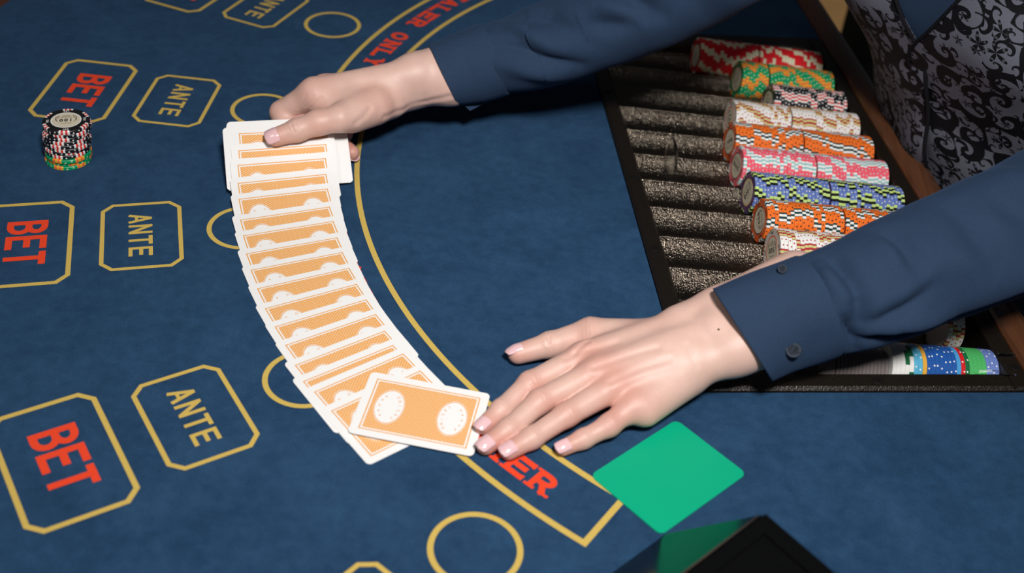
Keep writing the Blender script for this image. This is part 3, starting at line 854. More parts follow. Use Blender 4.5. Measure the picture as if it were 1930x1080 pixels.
# the deck still in the hand
FL = at(436, 241, 36.0); FR = at(626, 232.5, 36.0)
ex = nrm(FR-FL); dh = np.array([ex[1], -ex[0], 0]); tl = math.atan(0.5)
dnv = dh*math.cos(tl)-Z3*math.sin(tl); ez = nrm(np.cross(ex, -dnv))
DECK_EX, DECK_DN, DECK_N = ex, dnv, ez
ND = 22
DECK_C = FL+ex*CL/2+dnv*CW/2
for i in range(ND):
    if i == 0: dx, dy, dz = 0.0, 0.0, 0.2
    elif i < 14:                                          # squared part, a little ragged on the left
        dx = [0, -1.6, -3.2, -4.4, -5.8, -7.0, -7.6, -3.4, -3.0, -4.2, -3.4, -2.6, -3.8, -3.0][i]; dy = [0, -0.6, -1.4, -0.4, -1.8, -1.0, -1.6, -5.4, -7.2, -6.4, -8.2, -7.4, -8.8, -8.0][i]; dz = 0.2+0.34*i
    else:                                                 # lowest cards, slid out step by step to the right
        kk = (i-13)/(ND-14); dx = 14.2*kk-1.5; dy = -4.2-1.6*kk; dz = 0.2+0.34*i
    lab = 'orange-backed playing card on top of the held deck, under the thumb' if i == 0 else 'white-edged playing card packed in the deck held by the far hand'
    card(DECK_C+ex*dx+dnv*dy-ez*dz, ex, -dnv, lab, 'cards of the held deck')
DECK_BACK = 8.5

# ================================================================== green cut card
G = [at(1270.8, 796), at(1410, 891), at(1247.6, 1012), at(1110, 896)]
gc = sum(G)/4; ex = nrm(G[2]-G[1]+G[3]-G[0]); 
o = place('cut_card', card_mesh('cut_card', 87.5/2, 65.5/2, 5.0, 0.8, [M['green_plastic'], M['green_plastic']]), None, (gc[0], gc[1], 0.62))
o.rotation_euler = (0, 0, math.atan2(ex[1], ex[0]))
tag(o, 'plain green plastic cut card lying on the felt near the lower hand', 'cut card')

# ================================================================== black dealing shoe at the near edge
B0 = at(1256, 1003, 0); B1 = at(1150, 1080, 0)
dl = nrm(B1-B0); pr_ = np.array([dl[1], -dl[0], 0]) 
if pr_[0] < 0: pr_ = -pr_
A0_ = at(1440, 966, 60.0)
shoe = thing('dealing_shoe', 'glossy black dealing shoe with sloping front at the near edge of the felt', 'dealing shoe', (B0[0], B0[1], 0))
rel = A0_-B0; al = rel@dl; pe = rel@pr_
LEN = 190.0
def SP(a, b, z): return B0+dl*a+pr_*b+np.array([0, 0, z])
# body: sloping face rises from the felt line to the ridge, then the top runs on to the right
TOPW = 105.0
V = [SP(0, 0, 0.1), SP(LEN, 0, 0.1), SP(al, pe, 60), SP(LEN, pe, 60), SP(al, pe+TOPW, 52), SP(LEN, pe+TOPW, 52), SP(0, pe+TOPW+4, 0.1), SP(LEN, pe+TOPW+4, 0.1)]
F = [(0, 1, 3, 2), (2, 3, 5, 4), (4, 5, 7, 6), (0, 2, 4, 6), (1, 7, 5, 3), (0, 6, 7, 1)]
o = part('shell', V, F, M['black_gloss'], shoe)
bv = o.modifiers.new('bevel', 'BEVEL'); bv.width = 0.003; bv.segments = 3
mb = MB()
e1 = nrm(SP(LEN, pe, 60)-SP(al, pe, 60)); e2 = nrm(SP(al, pe+TOPW, 52)-SP(al, pe, 60)); e3 = nrm(np.cross(e1, e2)); e3 = e3 if e3[2] > 0 else -e3
o0 = SP(al, pe, 60)+e1*2+e2*2
for (a, b, la, lb) in ((0, 0, LEN-al-4, 9), (0, TOPW-13, LEN-al-4, 9), (0, 9, 12, TOPW-22), (LEN-al-16, 9, 12, TOPW-22)):
    mb.box(o0+e1*a+e2*b, e1*la, e2*lb, e3*2.5)
mb.build('top_frame', M['black_matt'], shoe)
mb = MB(); mb.box(o0+e1*12+e2*9, e1*(LEN-al-28), e2*(TOPW-22), e3*0.8); mb.build('top_panel', M['black_matt'], shoe)

# ================================================================== the dealer
# ---- continuous skin from a distance field (smooth union of tapered bones) and surface nets
def smin(a, b, k):
    h = np.maximum(k-np.abs(a-b), 0)/k
    return np.minimum(a, b)-h*h*(k*0.25)
class Field:
    def __init__(s, lo, hi, vox):
        s.lo = np.asarray(lo, float); s.vox = vox
        s.n = np.ceil((np.asarray(hi)-s.lo)/vox).astype(int)+1
        s.ax = [(s.lo[i]+np.arange(s.n[i])*vox).astype(np.float32) for i in range(3)]
    def blank(s): return np.full(s.n, 60.0, np.float32)
    def bone(s, F, a, b, ra, rb, k):
        a = np.asarray(a, np.float32); b = np.asarray(b, np.float32)
        pad = max(ra, rb)+14
        i0 = np.maximum(0, np.floor((np.minimum(a, b)-pad-s.lo)/s.vox).astype(int)); i1 = np.minimum(s.n, np.ceil((np.maximum(a, b)+pad-s.lo)/s.vox).astype(int)+1)
        if (i1 <= i0).any(): return
        X = s.ax[0][i0[0]:i1[0], None, None]; Y = s.ax[1][None, i0[1]:i1[1], None]; Z = s.ax[2][None, None, i0[2]:i1[2]]
        ba = b-a; l2 = float(ba@ba)+1e-6
        t = np.clip(((X-a[0])*ba[0]+(Y-a[1])*ba[1]+(Z-a[2])*ba[2])/l2, 0, 1)
        d = np.sqrt((X-a[0]-t*ba[0])**2+(Y-a[1]-t*ba[1])**2+(Z-a[2]-t*ba[2])**2)-(ra+(rb-ra)*t)
        sl = tuple(slice(i0[i], i1[i]) for i in range(3))
        F[sl] = smin(F[sl], d, k)
    def surface(s, F):
        """surface nets"""
        ins = F < 0
        nx, ny, nz = s.n
        c = [ins[dx:nx-1+dx, dy:ny-1+dy, dz:nz-1+dz] for dx in (0, 1) for dy in (0, 1) for dz in (0, 1)]
        sm = sum(q.astype(np.int8) for q in c)
        act = (sm > 0) & (sm < 8)
        idx = np.argwhere(act)
        vid = np.full(act.shape, -1, np.int64); vid[act] = np.arange(len(idx))
        acc = np.zeros((len(idx), 3)); cnt = np.zeros(len(idx))
        corners = np.array([(dx, dy, dz) for dx in (0, 1) for dy in (0, 1) for dz in (0, 1)])
        vals = np.stack([F[idx[:, 0]+q[0], idx[:, 1]+q[1], idx[:, 2]+q[2]] for q in corners], 1)
        for i in range(8):
            for j in range(i+1, 8):
                if np.abs(corners[i]-corners[j]).sum() != 1: continue
                vi, vj = vals[:, i], vals[:, j]
                m_ = (vi < 0) != (vj < 0)
                t = np.where(m_, vi/np.where(m_, vi-vj, 1), 0)
                p_ = corners[i]+(corners[j]-corners[i])*t[:, None]
                acc += p_*m_[:, None]; cnt += m_
        V = s.lo+(idx+acc/cnt[:, None])*s.vox
        faces = []
        for ax_ in range(3):
            o1, o2 = [(1, 2), (2, 0), (0, 1)][ax_]
            sl0 = [slice(None)]*3; sl1 = [slice(None)]*3
            sl0[ax_] = slice(0, -1); sl1[ax_] = slice(1, None)
            a, b = ins[tuple(sl0)], ins[tuple(sl1)]
            e = np.argwhere(a != b)
            ok = (e[:, o1] > 0) & (e[:, o2] > 0) & (e[:, o1] < s.n[o1]-1) & (e[:, o2] < s.n[o2]-1)
            e = e[ok]
            fl = a[tuple(e.T)]
            d1 = np.zeros(3, int); d1[o1] = 1; d2 = np.zeros(3, int); d2[o2] = 1
            q = np.stack([vid[tuple((e-d1-d2).T)], vid[tuple((e-d2).T)], vid[tuple(e.T)], vid[tuple((e-d1).T)]], 1)
            q[~fl] = q[~fl][:, ::-1]
            faces.append(q)
        return V, np.concatenate(faces)
def vnormals(V, F):
    fn = np.cross(V[F[:, 2]]-V[F[:, 0]], V[F[:, 3]]-V[F[:, 1]])
    N = np.zeros_like(V)
    for i in range(4): np.add.at(N, F[:, i], fn)
    return N/np.maximum(1e-9, np.linalg.norm(N, axis=1))[:, None]
def relax(V, F, it=2, lam=0.5):
    E = np.concatenate([F[:, [0, 1]], F[:, [1, 2]], F[:, [2, 3]], F[:, [3, 0]]])
    deg = np.bincount(E.ravel(), minlength=len(V))[:, None]
    for _ in range(it):
        A = np.zeros_like(V); np.add.at(A, E[:, 0], V[E[:, 1]]); np.add.at(A, E[:, 1], V[E[:, 0]])
        V = V+lam*(A/np.maximum(deg, 1)-V)
    return V
def J(px, py, z, r): return (at(px, py, z), r)
def hand(fingers, palm, vox, kpalm=7.0, kweb=9.0, dorsal=None, smooth_joints=()):
    pts = [p_ for ch in fingers for p_, r in ch]+[q[i] for q in palm for i in (0, 1)]
    pts = np.array(pts)
    fd = Field(pts.min(0)-26, pts.max(0)+26, vox)
    Pm = fd.blank()
    for (a, b, ra, rb) in palm: fd.bone(Pm, a, b, ra, rb, kpalm)
    H = Pm.copy()
    for ch in fingers:
        f_ = fd.blank()
        for (a, ra), (b, rb) in zip(ch[:-1], ch[1:]): fd.bone(f_, a, b, ra, rb, 4.0)
        H = smin(H, smin(Pm, f_, kweb), 1.6)
    V, F = fd.surface(H)
    V = relax(V, F, 2, 0.5)
    N = vnormals(V, F)
    flush = np.zeros(len(V))
    def blob(p_, s_, amp):
        nonlocal flush
        flush = flush+amp*np.exp(-((V-p_)**2).sum(1)/(2*s_*s_))
    disp = np.zeros(len(V))
    for fi, ch in enumerate(fingers):
        for ji, (p_, r) in enumerate(ch):
            if ji == 0: blob(p_, 12, 0.55)
            elif ji == len(ch)-1: blob(p_, 8, 0.75)
            else:
                blob(p_, 8, 0.7 if ji == len(ch)-3 or len(ch) == 3 else 0.2)
                if (fi, ji) in smooth_joints: continue
                ax_ = nrm(ch[ji+1][0]-ch[ji-1][0])
                s_ = (V-p_)@ax_
                rad = np.linalg.norm((V-p_)-s_[:, None]*ax_, axis=1)
                w_ = np.exp(-(s_/4.2)**2)*(rad < r+4)*np.clip(N@dorsal, 0, 1)
                disp -= w_*0.17*(np.cos(s_*2*math.pi/2.9+0.8*np.sin(V[:, 0]*0.9)+0.6*np.sin(V[:, 1]*0.7)))
                disp += w_*0.35
    V = V+N*disp[:, None]
    return V, F, flush, N
def groove(V, N, lines):
    """fine folds of the skin: each a chain of photograph points dropped on the surface, with width and depth"""
    D = np.zeros(len(V))
    for pts, wd, dp in lines:
        P = []
        for (x, y) in pts:
            ray = nrm(at(x, y, 0)-CAM); dd = np.linalg.norm(np.cross(V-CAM, ray), axis=1)
            m_ = V[dd < max(1.6, dd.min()+.3)]; P.append(m_[np.argmin((m_-CAM)@ray)])
        dm = np.full(len(V), 1e3)
        for i, (a, b) in enumerate(zip(P[:-1], P[1:])):
            ba = b-a; t = np.clip(((V-a)@ba)/(ba@ba+1e-9), 0, 1); dm = np.minimum(dm, np.linalg.norm(V-a-t[:, None]*ba, axis=1))
        D -= dp*np.exp(-(dm/wd)**2)
        D += 0.35*dp*np.exp(-((dm-2.0*wd)/wd)**2)
    return V+N*D[:, None]
body_parts = []     # (V, F, flush)
nails = []
def nail(tip, dip, r, normal, wscale=1.0, back=6.5, fwd=0.9, lift=0.25):
    d = nrm(tip-dip); n_ = nrm(normal-d*(normal@d)); s_ = np.cross(d, n_)
    nu, nv = 14, 10; V = []; F = []
    L0, L1 = -back, r+fwd
    for i in range(nu+1):
        t = i/nu; s0 = L0+(L1-L0)*t
        tt = 2*t-1
        wf = (1-abs(tt)**4.0)**(1/2.6) if tt > 0 else (1-abs(tt)**5.0)**(1/2.4)
        wf = max(wf, 0.12)
        h = r+lift-0.35*max(0, -s0)*0.06-0.030*max(0, s0+1.0)**2
        for j in range(nv+1):
            ph = math.radians(60*wscale)*wf*(2*j/nv-1)
            V.append(tip+d*s0+n_*(h-r*(1-math.cos(ph))*0.92)+s_*(r*0.99*math.sin(ph)))
    for i in range(nu):
        for j in range(nv):
            a = i*(nv+1)+j; F.append((a, a+1, a+nv+2, a+nv+1))
    nails.append((V, F))

# ---- left hand, flat on the felt (nearer the camera)
LI = [J(1100, 674, 25, 10.6), J(999, 723, 16, 8.5), J(945, 773, 9.5, 7.4), J(911, 803, 6.8, 6.3)]
LM = [J(1128, 701, 27, 10.8), J(1017, 757, 17, 8.7), J(958, 810, 10, 7.6), J(916, 840, 6.9, 6.6)]
LR = [J(1160, 728, 25, 10.4), J(1068, 782, 16.5, 8.4), J(1002, 826, 9.8, 7.4), J(959, 850, 6.8, 6.5)]
LP = [J(1194, 764, 20, 9.4), J(1148, 802, 14, 7.7), J(1099, 828, 8.6, 6.6), J(1062, 844, 6.2, 5.8)]
LT = [J(1236, 642, 28, 13.5), J(1112, 629, 23, 11.6), J(1037, 650, 14, 9.4), J(977, 667, 9.2, 7.9)]
def bone(a, b): return (a[0], b[0], a[1], b[1])
palm = [bone(J(1290, 622, 39, 15), LI[0]), bone(J(1298, 648, 41, 15.5), LM[0]), bone(J(1302, 674, 37, 14.5), LR[0]), bone(J(1298, 702, 29, 13.5), LP[0]),
        bone(J(1290, 712, 24, 14), J(1215, 772, 17, 11.5)), bone(J(1240, 640, 28, 14), J(1130, 640, 22, 12)), bone(J(1250, 670, 30, 15), J(1180, 720, 22, 12)),
        bone(J(1285, 618, 40, 16.5), J(1360, 594, 48, 20)), bone(J(1360, 594, 48, 20), J(1500, 532, 64, 23)),
        bone(J(1300, 692, 32, 14.5), J(1385, 655, 43, 19.5)), bone(J(1385, 655, 43, 19.5), J(1505, 606, 58, 26)),
        bone(J(1295, 655, 36, 15), J(1480, 575, 60, 22)), bone(J(1350, 625, 49, 16), J(1435, 592, 56, 16))]
V, F, fl, N = hand([LI, LM, LR, LP, LT], palm, 0.9, 6.5, 8.0, np.array([0, -0.2, 1.0]))
V = groove(V, vnormals(V, F), [([(1068, 672), (1110, 657), (1160, 643)], 2.2, .5), ([(1118, 690), (1180, 668), (1240, 652)], 2.4, .6), ([(1150, 716), (1205, 692), (1262, 674)], 2.4, .5), ([(1297, 648), (1306, 668), (1318, 690)], 2.4, .22),
    ([(1026, 634), (1030, 646)], 1.2, .3), ([(1034, 631), (1038, 645)], 1.2, .3), ([(1108, 640), (1096, 650), (1082, 662)], 1.8, .7)])
body_parts.append((V, F, fl))
up = np.array([0, -0.1, 1.0])
for ch, nn, ws in ((LI, up+np.array([-.05, 0.1, 0]), 0.95), (LM, up, 0.98), (LR, up, 0.98), (LP, up+np.array([.05, -.15, 0]), 0.95)):
    nail(ch[3][0], ch[2][0], ch[3][1], nn, ws*1.08, 9.6, 1.0)
nail(LT[3][0], LT[2][0], LT[3][1], np.array([-0.1, 0.5, 1.0]), 1.05, 11.0, 1.8)

# ---- right hand, holding the deck between thumb and fingers
def DK(a, b, back): return DECK_C+DECK_EX*a+DECK_DN*b-DECK_N*back
RTb = [J(706, 200, 50, 15.5), J(641, 223, 50, 11.8), J(600, 231, 51, 11.0), J(560, 245.5, 49, 9.8), J(519, 258.5, 46, 8.2)]
# rest the thumb on the deck
for i in (2, 3, 4):
    p_, r = RTb[i]; h = (p_-DECK_C)@DECK_N
    ray = nrm(p_-CAM); RTb[i] = (p_+ray*((r+(5.0, 1.5, 0.3)[i-2]-h)/(ray@DECK_N)), r)
RI = [J(593, 175, 54, 12.4), J(531, 212, 31, 10.4), (DK(10, -10, DECK_BACK+9), 8.0), (DK(28, 0, DECK_BACK+8), 7.0)]
RM = [J(612, 166, 42, 11), (DK(14, -36, 20), 9.2), J(630, 262, 11, 7.6), J(663.5, 287.5, 9.0, 6.8)]
RR = [J(645, 168, 30, 10.5), (DK(34, -42, 22), 8.6), (DK(46, -28, 22), 7.6), (DK(44, -14, DECK_BACK+11), 6.6)]
RP = [J(684, 172, 22, 9.5), (DK(54, -44, 22), 7.8), (DK(56, -34, 22), 6.8), (DK(52, -24, 20), 6.0)]
palm = [bone(J(785, 142, 66, 15), RI[0]), bone(J(790, 148, 55, 15), RM[0]), bone(J(790, 155, 44, 14), RR[0]), bone(J(785, 165, 36, 13), RP[0]),
        bone(J(735, 192, 47, 14), J(664, 221, 46, 12.6)), bone(J(604, 190, 50, 9), J(655, 198, 50, 12)), bone(J(770, 170, 49, 15), J(700, 190, 45, 14)),
        bone(J(785, 137, 66, 16.5), J(850, 122, 72, 18)), bone(J(850, 122, 72, 18), J(960, 84, 85, 21)),
        bone(J(772, 166, 50, 15), J(850, 156, 59, 17.5)), bone(J(850, 156, 59, 17.5), J(960, 120, 72, 20))]
V, F, fl, N = hand([RI, RM, RR, RP, RTb], palm, 0.9, 13.0, 9.0, np.array([-0.2, -0.35, 1.0]), ((4, 1), (4, 2), (0, 1)))
V = groove(V, vnormals(V, F), [([(604, 181), (596, 194), (584, 205)], 1.3, .32), ([(589, 180), (583, 192), (573, 203)], 1.3, .26), ([(573, 182), (568, 194), (560, 206)], 1.3, .2),
    ([(547, 233), (552, 243), (551, 254)], 1.2, .4), ([(555, 229), (560, 241), (558, 252)], 1.2, .4), ([(541, 238), (545, 246)], 1.2, .25), ([(728, 222), (765, 207), (806, 194), (848, 184)], 2.4, .6), ([(700, 206), (690, 220), (674, 232)], 2.5, .5)])
body_parts.append((V, F, fl))
nail(RTb[4][0], RTb[3][0], RTb[4][1], DECK_N+np.array([0.0, -0.1, 0.1]), 1.12, 10.5, 1.2)
nail(RM[3][0], RM[2][0], RM[3][1], -DECK_N*0.9+DECK_DN*0.6, 0.95)
nail(RI[3][0], RI[2][0], RI[3][1], -DECK_N, 0.95)

# ---- trunk
FA = math.radians(31)
FRV = math.cos(FA)*U3+math.sin(FA)*V3         # the way the chest faces
RGT = math.sin(FA)*U3-math.cos(FA)*V3         # towards her right hand
def trunk(z):
    c_ = W(-88+0.33*(z-120), -70, z)
    a = np.interp(z, [-260, -150, -40, 60, 150, 250, 310, 345, 385], [150, 150, 120, 126, 146, 158, 120, 62, 50])
    b = np.interp(z, [-260, -150, -40, 60, 150, 250, 310, 345, 385], [105, 105, 88, 92, 100, 90, 75, 58, 48])
    return c_, a, b
def trunk_pt(z, th, off=0.0, bust=True):
    c_, a, b = trunk(z)
    ct, s_ = math.cos(th), math.sin(th)
    ex_ = 0.9
    x = math.copysign(abs(s_)**ex_, s_); y = math.copysign(abs(ct)**ex_, ct)
    p_ = c_+RGT*(a*x)+FRV*(b*y)
    nn = nrm(RGT*(x/a)+FRV*(y/b))
    if bust:
        g = sum(math.exp(-((th-t0)/0.42)**2-((z-155)/55)**2) for t0 in (0.55, -0.55))
        off = off+24*g
    return p_+nn*off
def loft(rings, closed=True, caps=True):
    n_ = len(rings[0]); V = [p_ for r in rings for p_ in r]; F = []
    for i in range(len(rings)-1):
        for k_ in range(n_ if closed else n_-1):
            j = (k_+1) % n_; F.append((i*n_+k_, i*n_+j, (i+1)*n_+j, (i+1)*n_+k_))
    if caps: F.append(tuple(range(n_))[::-1]); F.append(tuple((len(rings)-1)*n_+k_ for k_ in range(n_)))
    return V, F
person = thing('person', 'person in a navy shirt and dark damask vest dealing cards across the table', 'person', W(-150, -70, -760))
TH = np.linspace(-math.pi, math.pi, 49)[:-1]
Vt, Ft = loft([[trunk_pt(z, t, -9) for t in TH] for z in np.linspace(-250, 400, 27)])
# ---- neck and head, bent over the table
HF = nrm(FRV*math.cos(.45)-Z3*math.sin(.45)); HU = nrm(Z3*math.cos(.45)+FRV*math.sin(.45))
HC = trunk(385)[0]+np.array([0, 0, 118])+FRV*42
def HP(f_, r_, u_): return HC+HF*f_+RGT*r_+HU*u_
fd = Field(HC-190, HC+150, 2.6); Hd = fd.blank()
for a, b, ra, rb, k_ in ((HP(-14, 0, 38), HP(4, 0, 32), 78, 76, 20), (HP(28, 0, 0), HP(46, 0, -62), 60, 34, 25), (HP(58, 0, -70), HP(62, 0, -76), 20, 18, 14), (HP(24, 48, -30), HP(56, 18, -70), 20, 16, 16), (HP(24, -48, -30), HP(56, -18, -70), 20, 16, 16),
                         (HP(82, 0, 20), HP(104, 0, -14), 7, 9, 9), (HP(94, 9, -16), HP(94, -9, -16), 6, 6, 6), (HP(80, 17, -44), HP(88, 0, -42), 5, 6, 5), (HP(80, -17, -44), HP(88, 0, -42), 5, 6, 5), (HP(80, 15, -50), HP(87, -15, -50), 5, 5, 5),
                         (HP(74, 40, 26), HP(84, 12, 24), 8, 8, 12), (HP(74, -40, 26), HP(84, -12, 24), 8, 8, 12), (HP(-4, 78, 12), HP(2, 78, -22), 11, 8, 5), (HP(-4, -78, 12), HP(2, -78, -22), 11, 8, 5),
                         (trunk(300)[0], HP(-18, 0, -40), 54, 48, 18)):
    fd.bone(Hd, a, b, ra, rb, k_)
V, F = fd.surface(Hd); V = relax(V, F, 2); body_parts.append((V, F, np.zeros(len(V))))
# ---- join the skin into one body mesh
allV = []; allF = []; fl_all = []; base = 0
for V, F, fl in body_parts:
    allV.append(V); allF += (F+base).tolist(); fl_all.append(fl); base += len(V)
allV.append(np.array(Vt)); allF += [tuple(i+base for i in f_) for f_ in Ft]; fl_all.append(np.zeros(len(Vt)))
allV = np.concatenate(allV)
body = part('body', allV, allF, M['skin'], person, True)
fl_all = np.clip(np.concatenate(fl_all), 0, 1)
attr = body.data.attributes.new('flush', 'FLOAT', 'POINT'); attr.data.foreach_set('value', fl_all.astype(np.float32))
tag(body, 'fair-skinned hands and wrists with pink nails')
for s_ in (-1, 1):
    Ve, Fe = lathe([(0.3, -13), (7, -11), (11.5, -6), (13, 0), (11.5, 6), (7, 11), (0.3, 13)], 18)
    part('eye', np.array(Ve)+HP(66, 30*s_, 7), Fe, M['eye'], body, True)
    ed = nrm(HF-HU*.25); mb = MB(); mb.tube([HP(66, 30*s_, 7)+ed*11.2, HP(66, 30*s_, 7)+ed*13.4], [6.2, 4.5], 14); mb.build('iris', M['iris'], body)
fh = Field(HC-160, HC+160, 3.2); Hh = fh.blank()
for a, b, ra, rb, k_ in ((HP(-20, 0, 46), HP(-6, 0, 44), 84, 80, 15), (HP(-40, 0, 10), HP(-34, 0, -30), 66, 50, 20), (HP(-108, 0, 48), HP(-112, 0, 40), 34, 34, 10), (HP(40, 52, 66), HP(-10, 76, 20), 20, 16, 16), (HP(40, -52, 66), HP(-10, -76, 20), 20, 16, 16)):
    fh.bone(Hh, a, b, ra, rb, k_)
Vh, Fh = fh.surface(Hh); part('hair', relax(Vh, Fh, 2), Fh, M['hair'], person, True)
for V, F in nails:
    o = part('fingernail', V, F, M['nail'], body, True)
    so = o.modifiers.new('thick', 'SOLIDIFY'); so.thickness = 0.0007; so.offset = -1
vs = body_parts[0][0]; tgt = at(1354, 617, 64); ray = nrm(tgt-CAM)
dd = np.linalg.norm(np.cross(vs-CAM, ray), axis=1); near = vs[dd < 1.5]; near = near[np.argmin((near-CAM)@ray)]
Vm, Fm = lathe([(1.0, -0.4), (0.7, 0.35)], 10); part('mole', np.array(Vm)+near, Fm, M['brownink'], body)

# ---- sleeves and cuffs
def crease_field(creases, s_, th, r):
    d = 0.0
    for (s0, t0, s1, t1, wd, amp) in creases:
        ax_, ay = s0, t0*r; bx, by = s1, t1*r; px_, py_ = s_, th*r
        l2 = (bx-ax_)**2+(by-ay)**2+1e-6
        t = max(0, min(1, ((px_-ax_)*(bx-ax_)+(py_-ay)*(by-ay))/l2))
        dist = math.hypot(px_-ax_-t*(bx-ax_), py_-ay-t*(by-ay))
        d += 2.6*amp*math.exp(-(dist/(1.35*wd))**2)*math.sin(math.pi*min(1, max(0.12, 0.12+0.76*t)))
    return d
def hash_noise(s_, th, seed):
    return (math.sin(s_*0.045+2*math.sin(th+seed)+seed*1.7)*0.5+math.sin(s_*0.083-1.5*th+seed*2.3)*0.3+math.sin(s_*0.14+3*th+seed)*0.2)
def stations(st):
    """(top pixel, bottom pixel, height of the middle, depth ratio) -> centre, side vector, depth vector"""
    out = []
    for (T, B, z, dr) in st:
        mx, my = (T[0]+B[0])/2, (T[1]+B[1])/2
        c_ = at(mx, my, z); k_ = depth(c_)/F_PX
        side = (RT*(B[0]-T[0])-UP*(B[1]-T[1]))*k_/2
        out.append([c_, side, dr])
    return out
def sleeve_rings(st, extra, nsub, nseg, creases, seed, namp, scale=1.0, off=0.0):
    cs = [np.array(q[0]) for q in st]+[np.array(q[0]) for q in extra]
    sd = [np.array(q[1]) for q in st]+[None]*len(extra)
    dr = [q[2] for q in st]+[1.0]*len(extra)
    n_ = len(cs)
    rr = [np.linalg.norm(s_) if s_ is not None else None for s_ in sd]
    for i, q in enumerate(extra): rr[len(st)+i] = q[1]
    for i in range(n_):
        ax_ = nrm(cs[min(i+1, n_-1)]-cs[max(i-1, 0)])
        if sd[i] is None:
            prev = sd[i-1]; s_ = nrm(prev-ax_*(prev@ax_)); sd[i] = s_*rr[i]
    # catmull-rom through the stations
    def cr(a, b, c_, d, t): return 0.5*((2*b)+(c_-a)*t+(2*a-5*b+4*c_-d)*t*t+(3*b-a-3*c_+d)*t**3)
    rings = []; length = 0.0; prevc = None
    for i in range(n_-1):
        for k_ in range(nsub):
            t = k_/nsub
            g = lambda L: cr(L[max(i-1, 0)], L[i], L[i+1], L[min(i+2, n_-1)], t)
            c_ = g(cs); s_ = g(sd); dv = g(dr)
            if prevc is not None: length += np.linalg.norm(c_-prevc)
            prevc = c_
            c2 = g(cs) if t < 1 else cs[i+1]
            axv = nrm(cs[i+1]-cs[i])
            dep = nrm(np.cross(s_, axv)); r = np.linalg.norm(s_)
            eye = nrm(CAM-c_); eye = eye-nrm(s_)*(eye@nrm(s_)); eye = nrm(eye)*(1 if eye@dep > 0 else -1)
            we = min(1.0, length/55.0); dep = nrm(dep*we+eye*(1-we))       # the cuff's edge is cut on the slant
            ring = []
            for q in range(nseg):
                th = 2*math.pi*q/nseg                 # 0: lower edge as seen, pi/2: towards the viewer
                thw = th if th <= math.pi else th-2*math.pi
                w_ = crease_field(creases, length, thw, r)+namp*hash_noise(length, th, seed)*min(1, length/40)
                rad = 1+(w_+off)/r
                p_ = c_+(s_*math.cos(th)+dep*r*dv*math.sin(th))*rad*scale
                ring.append(p_)
            rings.append(ring)
    return rings
shirt_rings = [[trunk_pt(z, t, 1.5) for t in TH] for z in np.linspace(-150, 352, 30)]
V, F = loft(shirt_rings, True, False)
shirt = part('shirt', V, F, M['shirt'], person, True)
mb = MB()
col_pts = [trunk_pt(350, t, 6) for t in np.linspace(0.25, 2*math.pi-0.25, 30)]
V = []; F = []
for i, p_ in enumerate(col_pts):
    c_, _, _ = trunk(350); o_ = nrm(p_-c_)
    V += [p_-o_*4, p_+np.array([0, 0, 34])-o_*5, p_+np.array([0, 0, 30])+o_*3, p_+np.array([0, 0, -10])+o_*12]
for i in range(len(col_pts)-1):
    for j in range(3): F.append((4*i+j, 4*i+j+1, 4*i+j+5, 4*i+j+4))
o = part('collar', V, F, M['shirt'], shirt, True); so = o.modifiers.new('t', 'SOLIDIFY'); so.thickness = 0.0015

def chk(v):  # depth direction must look at the camera
    return v
# left arm (nearer the camera)
LST = [((1347, 551), (1452, 712), 52, 0.6), ((1422, 519), (1505, 690), 58, 0.75), ((1503, 488), (1572, 668), 66, 0.95), ((1600, 442), (1664, 650), 76, 0.95), ((1692, 398), (1748, 622), 84, 0.95),
       ((1780, 360), (1832, 592), 92, 0.95), ((1860, 322), (1902, 562), 98, 1.0), ((1938, 282), (1962, 540), 104, 1.0), ((2010, 240), (2025, 510), 112, 1.0)]
LEX = [(W(-70, 190, 190), 49), (W(-110, 130, 260), 51), (trunk(275)[0]-RGT*112, 58), (trunk(285)[0]-RGT*60, 55)]
lst = stations(LST)
PI = math.pi
# angle: 0 lower edge, +-pi upper edge, sign chosen so that the side towards the viewer is +pi/2
ax_ = nrm(lst[1][0]-lst[0][0]); dep = nrm(np.cross(lst[0][1], ax_)); FLIP_L = 1 if dep@FW < 0 else -1
L_CRE = [(59, 2.75, 52, 1.75, 4.0, -3.2), (73, 2.6, 77, 1.6, 5.0, -3.4), (77, 1.6, 73, .95, 5.0, -3.0), (66, 2.4, 70, 1.5, 6.0, 2.4), (77, .99, 124, 1.36, 5.0, -2.8), (82, 1.2, 126, 1.55, 6.5, 2.2),
         (64, 1.25, 71, .42, 3.6, -4.0), (77, .66, 145, .46, 4.5, -5.0), (85, .85, 140, .70, 7, 3.4), (112, 2.7, 118, 1.7, 6.0, -3.0), (105, 2.5, 108, 1.8, 6.0, 2.4), (165, 2.7, 174, 1.5, 9.0, -3.0),
         (150, .9, 230, .8, 12, 2.6), (190, 2.4, 235, 1.4, 11, -3.0), (215, 2.8, 225, 1.8, 9, 2.5), (130, 1.9, 175, 1.2, 9, 1.8), (150, .35, 230, .5, 7, -3.5)]
L_CRE = [(a, b*FLIP_L, c_, d*FLIP_L, e, f_) for a, b, c_, d, e, f_ in L_CRE]
rings = sleeve_rings(lst, LEX, 16, 128, L_CRE, 1.3, 1.1)
V, F = loft(rings[31:], True, False)
o = part('sleeve', V, F, M['shirt'], shirt, True); so = o.modifiers.new('t', 'SOLIDIFY'); so.thickness = 0.001; so.offset = -1
crings = sleeve_rings(lst[:3], [], 16, 128, [(20, .6*FLIP_L, 60, 1.2*FLIP_L, 12, -1.2)], 2.1, 0.5, 1.0, 1.2)
crings.append([np.array(p_) for p_ in rings[32]])
c3 = lst[2][0]; crings[-1] = [c3+(p_-c3)*1.012 for p_ in crings[-1]]
V, F = loft(crings, True, False)
